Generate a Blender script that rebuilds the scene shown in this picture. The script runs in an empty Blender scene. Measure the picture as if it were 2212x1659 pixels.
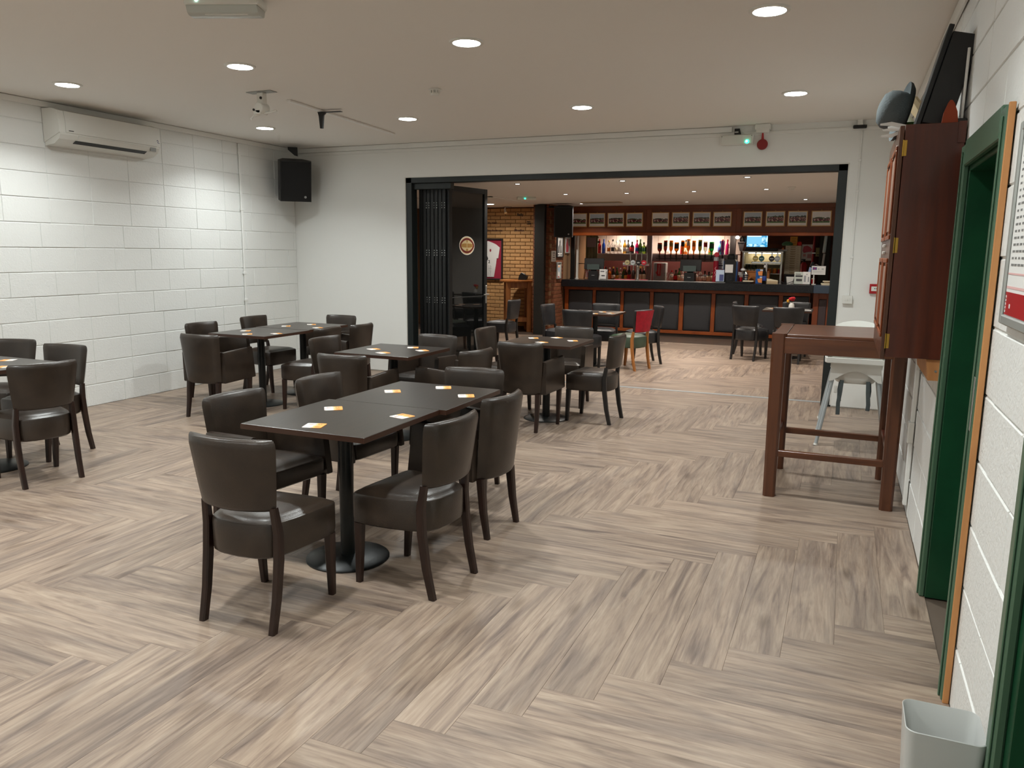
import bpy, bmesh, math, random
from mathutils import Matrix, Vector
rnd = random.Random(7)
sc = bpy.context.scene
COL = sc.collection
PI = math.pi
# ---------------------------------------------------------------- camera
cam = bpy.data.cameras.new('camera'); camo = bpy.data.objects.new('camera', cam); COL.objects.link(camo)
cam.sensor_fit = 'HORIZONTAL'; cam.sensor_width = 36.0; cam.lens = 36.0*1673.98/2212; cam.clip_start = .05; cam.clip_end = 60
yaw, pitch, roll = .4012, -.1684, .0103
Fw = Vector((-math.sin(yaw)*math.cos(pitch), math.cos(yaw)*math.cos(pitch), math.sin(pitch)))
Rt = Vector((math.cos(yaw), math.sin(yaw), 0)); Up = Rt.cross(Fw)
R2 = math.cos(roll)*Rt + math.sin(roll)*Up; U2 = -math.sin(roll)*Rt + math.cos(roll)*Up
camo.matrix_world = Matrix(((R2.x, U2.x, -Fw.x, 0), (R2.y, U2.y, -Fw.y, 0), (R2.z, U2.z, -Fw.z, 1.5658), (0, 0, 0, 1)))
sc.camera = camo
# ---------------------------------------------------------------- world, view, exposure
w = bpy.data.worlds.new('world'); sc.world = w; w.use_nodes = True
w.node_tree.nodes['Background'].inputs[0].default_value = (.5, .5, .5, 1)
w.node_tree.nodes['Background'].inputs[1].default_value = 0.0
vs = sc.view_settings; vs.view_transform = 'Standard'; vs.look = 'None'; vs.gamma = 1; vs.use_curve_mapping = False
vs.exposure = 0.12
sc.cycles.max_bounces = 10; sc.cycles.diffuse_bounces = 5; sc.cycles.glossy_bounces = 4; sc.cycles.transmission_bounces = 8
sc.cycles.sample_clamp_indirect = 4.0; sc.cycles.caustics_reflective = False; sc.cycles.caustics_refractive = False
sc.cycles.use_denoising = True
P_MAIN = 17.0          # W per ceiling downlight of the function room
SPREAD_MAIN = math.radians(130)
P_SPOT = 17.0          # W per small spotlight of the bar room
P_SHELF = 13.0          # W per warm lamp over the back-bar shelf
C_MAIN = (.95, 1.0, .985); C_SPOT = (1.0, .93, .84); C_SHELF = (1.0, .80, .62)
# room
XL, XR, YB, ZC = -6.8624, .4573, 8.6546, 2.8838
XO0, XO1, ZO = -5.1588, -.041, 2.4782
YF = 8.96; ZC2 = 2.47; YW = 14.88
# ---------------------------------------------------------------- helpers
def S(r, g, b):
    f = lambda c: (c/255/12.92 if c/255 <= .04045 else ((c/255+.055)/1.055)**2.4)
    return (f(r), f(g), f(b))
class MB:
    def __init__(s): s.v = []; s.f = []; s.M = None
    def add(s, vs, fs):
        n = len(s.v)
        if s.M is not None: vs = [tuple(s.M @ Vector(p)) for p in vs]
        s.v += [tuple(p) for p in vs]; s.f += [tuple(i+n for i in f) for f in fs]; return s
    def box(s, x0, y0, z0, x1, y1, z1, c=0):
        lo = (min(x0, x1), min(y0, y1), min(z0, z1)); hi = (max(x0, x1), max(y0, y1), max(z0, z1))
        if c <= 0:
            vs = [(a, b, d) for a in (lo[0], hi[0]) for b in (lo[1], hi[1]) for d in (lo[2], hi[2])]
            return s.add(vs, [(0, 1, 3, 2), (4, 6, 7, 5), (0, 4, 5, 1), (2, 3, 7, 6), (0, 2, 6, 4), (1, 5, 7, 3)])
        c = min(c, *[(hi[i]-lo[i])*.45 for i in range(3)])
        vs = []; idx = {}
        for sx in (0, 1):
            for sy in (0, 1):
                for sz in (0, 1):
                    sg = (sx, sy, sz)
                    for a in range(3):
                        p = []
                        for i in range(3):
                            e = hi[i] if sg[i] else lo[i]
                            p.append(e if i == a else (e-c if sg[i] else e+c))
                        idx[(sg, a)] = len(vs); vs.append(tuple(p))
        fs = []
        for a in range(3):
            b, d = [i for i in range(3) if i != a]
            for s0 in (0, 1):
                q = []
                for (u, t) in ((0, 0), (1, 0), (1, 1), (0, 1)):
                    sg = [0, 0, 0]; sg[a] = s0; sg[b] = u; sg[d] = t; q.append(idx[(tuple(sg), a)])
                fs.append(tuple(q))
            for u in (0, 1):
                for t in (0, 1):
                    g0 = [0, 0, 0]; g0[b] = u; g0[d] = t; g1 = list(g0); g1[a] = 1
                    fs.append((idx[(tuple(g0), b)], idx[(tuple(g1), b)], idx[(tuple(g1), d)], idx[(tuple(g0), d)]))
        for sx in (0, 1):
            for sy in (0, 1):
                for sz in (0, 1): fs.append(tuple(idx[((sx, sy, sz), a)] for a in range(3)))
        return s.add(vs, fs)
    def loft(s, rings, cap0=True, cap1=True):
        n = len(rings[0]); vs = [p for r in rings for p in r]; fs = []
        for k in range(len(rings)-1):
            for i in range(n):
                j = (i+1) % n; fs.append((k*n+i, k*n+j, (k+1)*n+j, (k+1)*n+i))
        if cap0: fs.append(tuple(range(n)))
        if cap1: fs.append(tuple((len(rings)-1)*n+i for i in range(n)))
        return s.add(vs, fs)
    def lathe(s, prof, n=20, o=(0, 0, 0), axis='z', cap=True):
        rings = []
        for r, z in prof:
            ring = []
            for i in range(n):
                a = 2*PI*i/n; c, d = r*math.cos(a), r*math.sin(a)
                ring.append({'z': (o[0]+c, o[1]+d, o[2]+z), 'y': (o[0]+c, o[1]+z, o[2]+d), 'x': (o[0]+z, o[1]+c, o[2]+d)}[axis])
            rings.append(ring)
        return s.loft(rings, cap, cap)
    def tube(s, pts, r, n=8, flat=None):
        pts = [Vector(p) for p in pts]; rings = []; prev = None
        for k, p in enumerate(pts):
            t = (pts[min(k+1, len(pts)-1)]-pts[max(k-1, 0)]).normalized()
            up = Vector((0, 0, 1)) if abs(t.z) < .95 else Vector((0, 1, 0))
            if prev is not None: up = prev
            u = (up - t*up.dot(t)).normalized(); prev = u; x = t.cross(u)
            rr = r[k] if isinstance(r, (list, tuple)) else r
            f = flat or 1
            rings.append([tuple(p + u*rr*math.sin(2*PI*i/n) + x*rr*f*math.cos(2*PI*i/n)) for i in range(n)])
        return s.loft(rings)
    def bar(s, pts, sizes):      # square-section bar along near-vertical points: sizes (sx, sy)
        rings = []
        for p, (a, b) in zip(pts, sizes):
            c = min(a, b)*.18; h, k = a/2, b/2
            rings.append([(p[0]+x, p[1]+y, p[2]) for x, y in ((-h+c, -k), (h-c, -k), (h, -k+c), (h, k-c), (h-c, k), (-h+c, k), (-h, k-c), (-h, -k+c))])
        return s.loft(rings)
    def prism(s, poly, a, b, axis='y'):
        m = {'y': lambda p, t: (p[0], t, p[1]), 'x': lambda p, t: (t, p[0], p[1]), 'z': lambda p, t: (p[0], p[1], t)}[axis]
        return s.loft([[m(p, a) for p in poly], [m(p, b) for p in poly]])
    def mesh(s, name, mat, smooth=35, uv=None, attr=None):
        me = bpy.data.meshes.new(name); me.from_pydata(s.v, [], s.f)
        bm = bmesh.new(); bm.from_mesh(me); bmesh.ops.recalc_face_normals(bm, faces=bm.faces); bm.to_mesh(me); bm.free()
        if uv:
            l = me.uv_layers.new(name='UVMap'); d = [0.0]*(2*len(me.loops))
            for lp in me.loops: d[2*lp.index:2*lp.index+2] = uv[lp.vertex_index]
            l.data.foreach_set('uv', d)
        if attr:
            at = me.attributes.new('seed', 'FLOAT', 'POINT'); at.data.foreach_set('value', attr)
        if smooth:
            me.polygons.foreach_set('use_smooth', [True]*len(me.polygons)); me.set_sharp_from_angle(angle=math.radians(smooth))
        me.materials.append(mat); me.update(); return me
def ob(name, me, parent=None, loc=None, rz=0, **kw):
    if isinstance(me, tuple): me = me[0].mesh(name, me[1], *me[2:])
    o = bpy.data.objects.new(name, me); COL.objects.link(o)
    if parent is not None: o.parent = parent
    if loc is not None: o.location = loc
    if rz: o.rotation_euler.z = rz
    for k, v in kw.items():
        if v is not None: o[k] = v
    return o
def thing(name, label, cat, loc=(0, 0, 0), rz=0, group=None, rot=None):
    o = ob(name, None, None, loc, rz, label=label, category=cat, group=group)
    if rot: o.rotation_euler = rot
    return o
def T(name, label, cat, parts, loc=(0, 0, 0), rz=0, group=None, rot=None):
    """a thing with parts [(part name, MB, material[, sub-parts])]; one part only -> a single mesh"""
    if len(parts) == 1 and len(parts[0]) == 3:
        o = ob(name, parts[0][1].mesh(name, parts[0][2]), None, loc, rz, label=label, category=cat, group=group)
        if rot: o.rotation_euler = rot
        return o
    o = thing(name, label, cat, loc, rz, group, rot)
    for p in parts:
        c = ob(p[0], p[1].mesh(p[0], p[2]), o)
        if len(p) > 3:
            for q in p[3]: ob(q[0], q[1].mesh(q[0], q[2]), c)
    return o
def struct(name, mb, m, parent=None, smooth=35):
    return ob(name, mb.mesh(name, m, smooth), parent, kind='structure')
def copy_tree(o, parent=None):
    c = o.copy(); COL.objects.link(c); c.parent = parent
    for ch in list(o.children): copy_tree(ch, c)
    return c
def dup(o, label, loc, rz=0, group=None):
    c = copy_tree(o); c.location = loc; c.rotation_euler.z = rz; c['label'] = label
    if group: c['group'] = group
    return c
# ---------------------------------------------------------------- materials
def M(name, col, rough=.5, metal=0, col2=None, ns=(4, 4, 4), nd=4, bump=0, bs=(60, 60, 60), coat=0, trans=0, emit=0, spec=.5, ramp=(.35, .65), co='Object', alpha=1, dist=0):
    m = bpy.data.materials.new(name); m.use_nodes = True; nt = m.node_tree; b = nt.nodes['Principled BSDF']
    b.inputs['Base Color'].default_value = (*col, 1); b.inputs['Roughness'].default_value = rough; b.inputs['Metallic'].default_value = metal
    b.inputs['Coat Weight'].default_value = coat; b.inputs['Transmission Weight'].default_value = trans; b.inputs['Specular IOR Level'].default_value = spec
    b.inputs['Alpha'].default_value = alpha
    if emit: b.inputs['Emission Color'].default_value = (*col, 1); b.inputs['Emission Strength'].default_value = emit
    def noise(sc_, det):
        tc = nt.nodes.new('ShaderNodeTexCoord'); mp = nt.nodes.new('ShaderNodeMapping'); mp.inputs['Scale'].default_value = sc_
        n = nt.nodes.new('ShaderNodeTexNoise'); n.inputs['Scale'].default_value = 1; n.inputs['Detail'].default_value = det; n.inputs['Distortion'].default_value = dist
        nt.links.new(tc.outputs[co], mp.inputs[0]); nt.links.new(mp.outputs[0], n.inputs['Vector']); return n
    if col2:
        n = noise(ns, nd); r = nt.nodes.new('ShaderNodeValToRGB')
        r.color_ramp.elements[0].position = ramp[0]; r.color_ramp.elements[1].position = ramp[1]
        r.color_ramp.elements[0].color = (*col, 1); r.color_ramp.elements[1].color = (*col2, 1)
        nt.links.new(n.outputs[0], r.inputs[0]); nt.links.new(r.outputs[0], b.inputs['Base Color'])
    if bump:
        n = noise(bs, 3); bp = nt.nodes.new('ShaderNodeBump'); bp.inputs['Strength'].default_value = bump; bp.inputs['Distance'].default_value = .01
        nt.links.new(n.outputs[0], bp.inputs['Height']); nt.links.new(bp.outputs[0], b.inputs['Normal'])
    return m
def emis(name, col, st):
    m = bpy.data.materials.new(name); m.use_nodes = True; nt = m.node_tree; nt.nodes.clear()
    e = nt.nodes.new('ShaderNodeEmission'); e.inputs[0].default_value = (*col, 1); e.inputs[1].default_value = st
    o = nt.nodes.new('ShaderNodeOutputMaterial'); nt.links.new(e.outputs[0], o.inputs[0]); return m
def vary(m, amt=.2, hue=.0):
    """each object gets its own slight brightness"""
    nt = m.node_tree; b = nt.nodes['Principled BSDF']; oi = nt.nodes.new('ShaderNodeObjectInfo'); mr = nt.nodes.new('ShaderNodeMapRange')
    mr.inputs['To Min'].default_value = 1-amt; mr.inputs['To Max'].default_value = 1+amt
    hs = nt.nodes.new('ShaderNodeHueSaturation'); src = b.inputs['Base Color']
    if src.links: nt.links.new(src.links[0].from_socket, hs.inputs['Color'])
    else: hs.inputs['Color'].default_value = src.default_value
    nt.links.new(oi.outputs['Random'], mr.inputs[0]); nt.links.new(mr.outputs[0], hs.inputs['Value']); nt.links.new(hs.outputs[0], src)
    return m
def floor_mat():
    m = bpy.data.materials.new('vinyl_plank'); m.use_nodes = True; nt = m.node_tree; N = nt.nodes.new; L = nt.links.new; b = nt.nodes['Principled BSDF']
    uv = N('ShaderNodeUVMap'); at = N('ShaderNodeAttribute'); at.attribute_name = 'seed'
    def mapped(sx, sy, k):
        sep = N('ShaderNodeSeparateXYZ'); L(uv.outputs[0], sep.inputs[0]); cb = N('ShaderNodeCombineXYZ')
        for i, sv in ((0, sx), (1, sy)):
            mm = N('ShaderNodeMath'); mm.operation = 'MULTIPLY'; mm.inputs[1].default_value = sv; L(sep.outputs[i], mm.inputs[0]); L(mm.outputs[0], cb.inputs[i])
        mm = N('ShaderNodeMath'); mm.operation = 'MULTIPLY'; mm.inputs[1].default_value = k; L(at.outputs['Fac'], mm.inputs[0]); L(mm.outputs[0], cb.inputs[2]); return cb
    def noise(v, det, dist, rough=.6):
        n = N('ShaderNodeTexNoise'); n.inputs['Scale'].default_value = 1; n.inputs['Detail'].default_value = det; n.inputs['Distortion'].default_value = dist; n.inputs['Roughness'].default_value = rough
        L(v.outputs[0], n.inputs['Vector']); return n
    n1 = noise(mapped(1.2, 15, 91), 6, 2.4); r1 = N('ShaderNodeValToRGB'); cr = r1.color_ramp
    cr.elements[0].position = .28; cr.elements[0].color = (*FL_A, 1); cr.elements[1].position = .72; cr.elements[1].color = (*FL_C, 1)
    e = cr.elements.new(.48); e.color = (*FL_B, 1)
    L(n1.outputs[0], r1.inputs[0])
    n2 = noise(mapped(.8, 6.0, 37), 3, 1.6); r2 = N('ShaderNodeValToRGB'); r2.color_ramp.elements[0].position = .30; r2.color_ramp.elements[1].position = .56
    r2.color_ramp.elements[0].color = (*FL_D, 1); r2.color_ramp.elements[1].color = (1, 1, 1, 1); L(n2.outputs[0], r2.inputs[0])
    mx = N('ShaderNodeMix'); mx.data_type = 'RGBA'; mx.blend_type = 'MULTIPLY'; mx.inputs[0].default_value = 1; L(r1.outputs[0], mx.inputs[6]); L(r2.outputs[0], mx.inputs[7])
    n3 = noise(mapped(9, 130, 53), 3, .4); r3 = N('ShaderNodeValToRGB'); r3.color_ramp.elements[0].position = .3; r3.color_ramp.elements[1].position = .6
    r3.color_ramp.elements[0].color = (.84, .83, .82, 1); r3.color_ramp.elements[1].color = (1, 1, 1, 1); L(n3.outputs[0], r3.inputs[0])
    m2 = N('ShaderNodeMix'); m2.data_type = 'RGBA'; m2.blend_type = 'MULTIPLY'; m2.inputs[0].default_value = 1; L(mx.outputs[2], m2.inputs[6]); L(r3.outputs[0], m2.inputs[7])
    # knots
    vo = N('ShaderNodeTexVoronoi'); vo.inputs['Scale'].default_value = 1; L(mapped(1.6, 5, 77).outputs[0], vo.inputs['Vector'])
    r4 = N('ShaderNodeValToRGB'); r4.color_ramp.elements[0].position = .03; r4.color_ramp.elements[1].position = .17; r4.color_ramp.elements[0].color = (.45, .40, .36, 1); r4.color_ramp.elements[1].color = (1, 1, 1, 1); L(vo.outputs[0], r4.inputs[0])
    m3 = N('ShaderNodeMix'); m3.data_type = 'RGBA'; m3.blend_type = 'MULTIPLY'; m3.inputs[0].default_value = .8; L(m2.outputs[2], m3.inputs[6]); L(r4.outputs[0], m3.inputs[7])
    mr = N('ShaderNodeMapRange'); mr.inputs['To Min'].default_value = .93; mr.inputs['To Max'].default_value = 1.07; L(at.outputs['Fac'], mr.inputs[0])
    hs = N('ShaderNodeHueSaturation'); L(m3.outputs[2], hs.inputs['Color']); L(mr.outputs[0], hs.inputs['Value']); L(hs.outputs[0], b.inputs['Base Color'])
    b.inputs['Roughness'].default_value = .42; b.inputs['Specular IOR Level'].default_value = .45
    bp = N('ShaderNodeBump'); bp.inputs['Strength'].default_value = .12; bp.inputs['Distance'].default_value = .004; L(n3.outputs[0], bp.inputs['Height']); L(bp.outputs[0], b.inputs['Normal'])
    return m
FL_A, FL_B, FL_C, FL_D = S(112, 95, 84), S(147, 128, 112), S(168, 150, 132), (.62, .62, .66)
white = M('white_paint', (.80, .805, .78), .6, bump=.06, bs=(25, 25, 25))
ceilm = M('ceiling_paint', (.80, .775, .735), .8, bump=.04, bs=(14, 14, 14))
blockm = M('painted_blockwork', (.80, .81, .79), .55, bump=.35, bs=(70, 70, 70))
mortar = M('painted_mortar', (.76, .77, .75), .7)
plank_m = floor_mat()
sub = M('subfloor', S(92, 78, 66), .8)
leather = M('brown_leather', S(50, 40, 32), .31, col2=S(40, 32, 26), ns=(9, 9, 9), bump=.10, bs=(220, 220, 220), spec=.55)
leather_b = M('black_leather', S(40, 40, 42), .38, col2=S(32, 32, 34), ns=(9, 9, 9), bump=.08, bs=(220, 220, 220))
legwood = M('dark_leg_wood', S(42, 23, 16), .36, col2=S(30, 17, 12), ns=(30, 30, 4))
legblack = M('black_leg_wood', S(30, 27, 26), .4)
oakleg = M('light_oak_leg', S(176, 116, 58), .45, col2=S(150, 92, 42), ns=(30, 30, 4))
redvel = M('red_velvet', S(172, 12, 38), .8, col2=S(140, 8, 30), ns=(12, 12, 12))
greenleather = M('green_leather', S(62, 78, 62), .42)
tabletop = M('dark_table_laminate', S(50, 42, 36), .30, col2=S(40, 34, 29), ns=(60, 3, 3), bump=.03, bs=(200, 9, 9), spec=.6)
tableedge = M('table_edge', S(58, 34, 22), .4)
iron = M('black_iron', S(20, 23, 23), .35, metal=.2, bump=.04, bs=(180, 180, 180))
blackm = M('black_powder_coat', S(15, 17, 18), .42)
framem = M('dark_green_black_frame', S(24, 31, 31), .45)
blackp = M('black_plastic', S(20, 20, 21), .45)
speakerm = M('speaker_grille', S(12, 12, 13), .8, bump=.4, bs=(500, 500, 500))
wplast = M('white_plastic', (.74, .74, .70), .4)
cream = M('cream_plastic', S(226, 214, 186), .45)
greyp = M('grey_plastic', S(150, 152, 150), .5)
mahog = M('mahogany', S(92, 52, 30), .30, col2=S(72, 39, 22), ns=(26, 26, 2.2), coat=.15)
mahog_d = M('dark_mahogany', S(92, 38, 18), .34, col2=S(72, 28, 13), ns=(26, 26, 2.0), coat=.1)
mahog_x = M('mahogany_long', S(104, 60, 34), .28, col2=S(80, 44, 25), ns=(2.2, 26, 26), coat=.2)
barwood = M('bar_mahogany', S(150, 74, 28), .35, col2=S(128, 60, 22), ns=(6, 6, 6), coat=.1)
barwood_d = M('canopy_mahogany', S(118, 60, 28), .35, col2=S(100, 49, 22), ns=(3, 3, 3), coat=.1)
oakm = M('table_pine', S(170, 108, 52), .45, col2=S(140, 82, 36), ns=(22, 22, 3))
padm = M('charcoal_padding', S(50, 51, 54), .5, bump=.2, bs=(90, 90, 90))
granite = M('black_granite', S(18, 19, 21), .22, col2=S(30, 32, 36), ns=(90, 90, 90))
steel = M('brushed_steel', (.62, .63, .62), .32, metal=1)
chrome = M('chrome', (.75, .76, .76), .12, metal=1)
silver = M('silver_paint', S(168, 174, 176), .35, metal=.3)
brass = M('brass', S(190, 150, 70), .3, metal=1)
glass = M('clear_glass', (.9, .95, .93), .03, trans=1)
tint = M('tinted_door_glass', S(16, 18, 18), .03, spec=.65)
greenp = M('green_gloss_paint', S(22, 74, 46), .28, col2=S(18, 64, 40), ns=(6, 6, 6))
greenl = M('green_architrave_paint', S(74, 104, 82), .3)
rawwood = M('raw_softwood', S(196, 140, 86), .6, col2=S(176, 120, 70), ns=(20, 20, 3))
ybrick = vary(M('buff_brick', S(206, 160, 106), .8, col2=S(190, 144, 92), ns=(12, 12, 30), bump=.2, bs=(60, 60, 60)), .13)
rbrick = vary(M('red_brick', S(134, 80, 48), .8, col2=S(112, 62, 38), ns=(12, 12, 30), bump=.2, bs=(60, 60, 60)), .16)
ymortar = M('dark_mortar', S(92, 60, 34), .9); rmortar = M('pale_mortar', S(150, 118, 86), .9)
pinkw = M('pale_shelf_wall', (.70, .62, .58), .6)
lilac = M('lilac_grey_paint', S(150, 142, 146), .5)
paper = M('white_paper', (.78, .78, .76), .6)
ink = M('black_ink', S(28, 26, 26), .7)
inkb = M('brown_ink', S(72, 36, 20), .7)
redp = M('red_plastic', S(170, 22, 30), .4)
maroon = M('maroon_mount', S(158, 36, 62), .6)
orange = M('orange_print', S(238, 152, 84), .5)
bluep = M('blue_card', S(24, 92, 168), .5)
yellowp = M('yellow_card', S(222, 160, 52), .5)
fabricg = M('grey_felt', S(84, 92, 94), .9, bump=.3, bs=(120, 120, 120))
tan = M('tan_paper', S(186, 164, 130), .7)
lamp_on = emis('lamp_diffuser_lit', (.95, 1, .985), 80.0)
spot_on = emis('spot_lamp_lit', (.95, 1, .97), 22.0)
warm_on = emis('warm_lamp_lit', (1, .86, .66), 14.0)
led_g = emis('green_led', (.02, 1.0, .55), 6.0)
led_w = emis('green_led_core', (.6, 1.0, .85), 9.0)
# ================================================================ lights' own lamps
def area(loc, size, power, col, spread, rot=(0, 0, 0)):
    l = bpy.data.lights.new('lamp', 'AREA'); l.shape = 'DISK'; l.size = size; l.energy = power; l.color = col; l.spread = spread
    o = bpy.data.objects.new('lamp', l); COL.objects.link(o); o.location = loc; o.rotation_euler = rot; return o
# ================================================================ structure
fl = struct('floor', MB().box(XL-.3, -1.9, -.06, XR+.3, 18, -.006), sub)
fl2 = None
FX0, FX1 = XL+.004, XR-.004
PW, PL = .195, 1.22
def plank_list(x0, x1, y0, y1, ox, oy):
    out = []
    for m_ in range(-8, 9):
        a, b = m_*(PL+6*PW), m_*(6*PW-PL)
        for i in range(-90, 120):
            for hz in (1, 0):
                px = ox+.195*i+a; py = oy+.195*(i if hz else i+1)+b
                r = (px, py, px+PL, py+PW) if hz else (px, py, px+PW, py+PL)
                c = (max(r[0], x0), max(r[1], y0), min(r[2], x1), min(r[3], y1))
                if c[2]-c[0] > .012 and c[3]-c[1] > .012: out.append((c, hz))
    return out
def plank_mb(mb, uv, at, c, hz, seed, ox=0, oy=0, zt=0.0):
    n0 = len(mb.v); g = .0003; e = .0006
    x0, y0, x1, y1 = c[0]+g-ox, c[1]+g-oy, c[2]-g-ox, c[3]-g-oy
    mb.loft([[(x0, y0, zt-.006), (x1, y0, zt-.006), (x1, y1, zt-.006), (x0, y1, zt-.006)], [(x0, y0, zt-.0006), (x1, y0, zt-.0006), (x1, y1, zt-.0006), (x0, y1, zt-.0006)],
             [(x0+e, y0+e, zt), (x1-e, y0+e, zt), (x1-e, y1-e, zt), (x0+e, y1-e, zt)]], False, True)
    for v in mb.v[n0:]:
        X, Y = v[0]+ox-c[0], v[1]+oy-c[1]
        uv.append((X+seed*7, Y+seed*3) if hz else (Y+seed*7, X+seed*3)); at.append(seed)
near = plank_list(FX0, FX1, 1.15, 8.86, -.515, 2.639)
near.sort(key=lambda q: q[0][1]+(0 if q[0][0] > -.9*q[0][1]-1.2 else 20))
k = 0; smb, suv, sat = MB(), [], []
for c, hz in near:
    s = rnd.random()
    if k < 298 and (c[2]-c[0])*(c[3]-c[1]) > .03:
        mb, uv, at = MB(), [], []; ox, oy = (c[0]+c[2])/2, (c[1]+c[3])/2
        plank_mb(mb, uv, at, c, hz, s, ox, oy)
        ob('plank', mb.mesh('plank', plank_m, 0, uv, at), fl, (ox, oy, 0)); k += 1
    else: plank_mb(smb, suv, sat, c, hz, s)
for c, hz in plank_list(FX0, FX1, -1.8, 1.15, -.515, 2.639): plank_mb(smb, suv, sat, c, hz, rnd.random())
for c, hz in plank_list(-8.9, .45, 8.915, 13.84, -.3, 8.7): plank_mb(smb, suv, sat, c, hz, rnd.random())
ob('plank_field', smb.mesh('plank_field', plank_m, 0, suv, sat), fl, kind='stuff')
darkpl = M('dark_plank', S(84, 70, 60), .4, col2=S(66, 55, 48), ns=(2.2, 30, 1))
mb = MB()
for r in range(6):
    y0 = 13.846+r*.19; x = -8.9+rnd.random()
    while x < .45:
        mb.box(x, y0, -.006, min(x+1.2, .45)-.002, y0+.188, 0); x += 1.2
ob('dark_border_planks', mb.mesh('dark_border_planks', darkpl, 0), fl, kind='stuff')
struct('trim_1', MB().box(XO0+.02, 8.862, -.002, XO1-.02, 8.912, .005, .002), silver)
wl = struct('wall_left', MB().box(XL-.22, -1.9, -.05, XL-.004, YB+.3, ZC), mortar)
wr = struct('wall_right', MB().box(XR+.004, -1.9, -.05, XR+.25, .9, ZC).box(XR+.004, .9, 2.0, XR+.25, 2.12, ZC).box(XR+.004, 2.12, -.05, XR+.25, 2.98, ZC)
            .box(XR+.004, 2.98, 2.0, XR+.25, 3.96, ZC).box(XR+.004, 3.96, -.05, XR+.25, YB+.3, ZC), mortar)
struct('wall_rear', MB().box(XL-.2, -2.1, -.05, XR+.2, -1.9, ZC), white)
struct('wall_back', MB().box(XL-.004, YB, .012, XO0, YF, ZC).box(XO1, YB, .012, XR+.004, YF, ZC).box(XO0, YB, ZO, XO1, YF, ZC)
       .box(XL-.004, YB+.012, -.01, XO0-.001, YF, .012).box(XO1+.001, YB+.012, -.01, XR, YF, .012), white)
struct('ceiling', MB().box(XL-.25, -2.1, ZC, XR+.25, YF, ZC+.15), ceilm)
# blocks, each its own piece
def blocks(parent, x, sign, y0, y1, holes, seed):
    r = random.Random(seed); zj = [-.004, .2134-.0]
    while zj[-1]+.225 < ZC: zj.append(zj[-1]+.225)
    zj.append(ZC-.003); n = 0
    for ci in range(len(zj)-1):
        za, zb = zj[ci]+.004, zj[ci+1]-.004
        if zb-za < .02: continue
        segs = [(y0, y1)]
        for (h0, h1, hz) in holes:
            if za < hz:
                segs = [q for (a, b) in segs for q in ((a, min(b, h0)), (max(a, h1), b)) if q[1]-q[0] > .03]
        for (a, b) in segs:
            yy = a - r.choice((.225, .12, .34, .0)) if a == y0 else a-r.random()*.3
            while yy < b:
                p, q = max(yy, a)+.0016, min(yy+.45, b)-.0016
                yy += .45
                if q-p < .02: continue
                d = r.uniform(.0, .0035); cy, cz = (p+q)/2, (za+zb)/2
                hw, hh = (q-p)/2, (zb-za)/2
                pr = .004+d; c = .003
                mb = MB()
                rg = lambda xx, i: [(xx, -hw+i, -hh+i), (xx, hw-i, -hh+i), (xx, hw-i, hh-i), (xx, -hw+i, hh-i)]
                mb.loft([rg(-sign*.012, 0), rg(sign*(pr-c), 0), rg(sign*pr, c)], False, True)
                ob('block', mb.mesh('block', blockm, 0), parent, (x-sign*.004, cy, cz)); n += 1
    return n
blocks(wl, XL, 1, 3.2, YB-.003, [], 3)
blocks(wr, XR, -1, 1.3, YB-.003, [(.9, 2.12, 2.0), (2.98, 3.96, 2.0)], 5)
# far (bar) room
struct('trim_2', MB().box(XO0, 8.665, 0.0, XO0+.09, 8.80, ZO-.002, .004).box(XO1-.10, 8.665, 0.0, XO1, 8.80, ZO-.002, .004).box(XO0, 8.665, ZO-.075, XO1, 8.80, ZO-.002, .004)
       .box(XO0+.09, 8.71, 2.33, XO0+.62, 8.80, ZO-.075, .003), framem)
struct('wall_corner', MB().box(XO0, YB-.004, 0.02, XO0+.012, YB+.012, ZO, .002).box(XO1-.012, YB-.004, .02, XO1, YB+.012, ZO, .002).box(XO0, YB-.004, ZO-.010, XO1, YB+.012, ZO, .002), wplast).name = 'trim_3'
fc = struct('ceiling', MB().box(-9.2, YF-.02, ZC2, .8, 18, ZC2+.2), ceilm)
struct('wall_far_left', MB().box(-9.2, YF, -.05, -9, 18, ZC2), white)
struct('wall_far_right', MB().box(.48, YF, -.05, .7, 18, ZC2), white)
struct('floor', MB().box(-9.2, YF, -.05, XL-.3, 18, -.0065).box(XR+.3, YF, -.05, .8, 18, -.0065), sub)
wb = struct('wall_brick', MB().box(-9, YW+.012, 0, -5.55, YW+.25, ZC2).box(-9, YW-.01, 0, -5.55, YW+.012, .05), ymortar)
fullb = MB().box(-.1075, -.014, -.0325, .1075, .014, .0325, .004).mesh('brick', ybrick, 0)
halfb = MB().box(-.0512, -.014, -.0325, .0512, .014, .0325, .004).mesh('brick', ybrick, 0)
def brick_wall(parent, fm, hm, x0, x1, z0, z1, place, n_max=300, off=0):
    n = 0; ci = 0; z = z0
    while z+.065 <= z1+.001:
        x = x1; half = (ci+off) % 2
        if half: place(hm, x-.0512, z+.0325); x -= .1125; n += 1
        while x-.215 > x0-.12:
            place(fm, x-.1075, z+.0325); x -= .225; n += 1
        z += .075; ci += 1
    return n
nb = brick_wall(wb, fullb, halfb, -7.42, -5.60, .055, 2.462, lambda m_, x, z: ob('brick', m_, wb, (x, YW+.008, z)))
wp = struct('wall_pier', MB().box(-5.568, 14.112, 0, -5.222, YW+.2, ZC2), rmortar)
rf = MB().box(-.1075, -.014, -.0325, .1075, .014, .0325, .004).mesh('brick', rbrick, 0)
rh = MB().box(-.0512, -.014, -.0325, .0512, .014, .0325, .004).mesh('brick', rbrick, 0)
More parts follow.
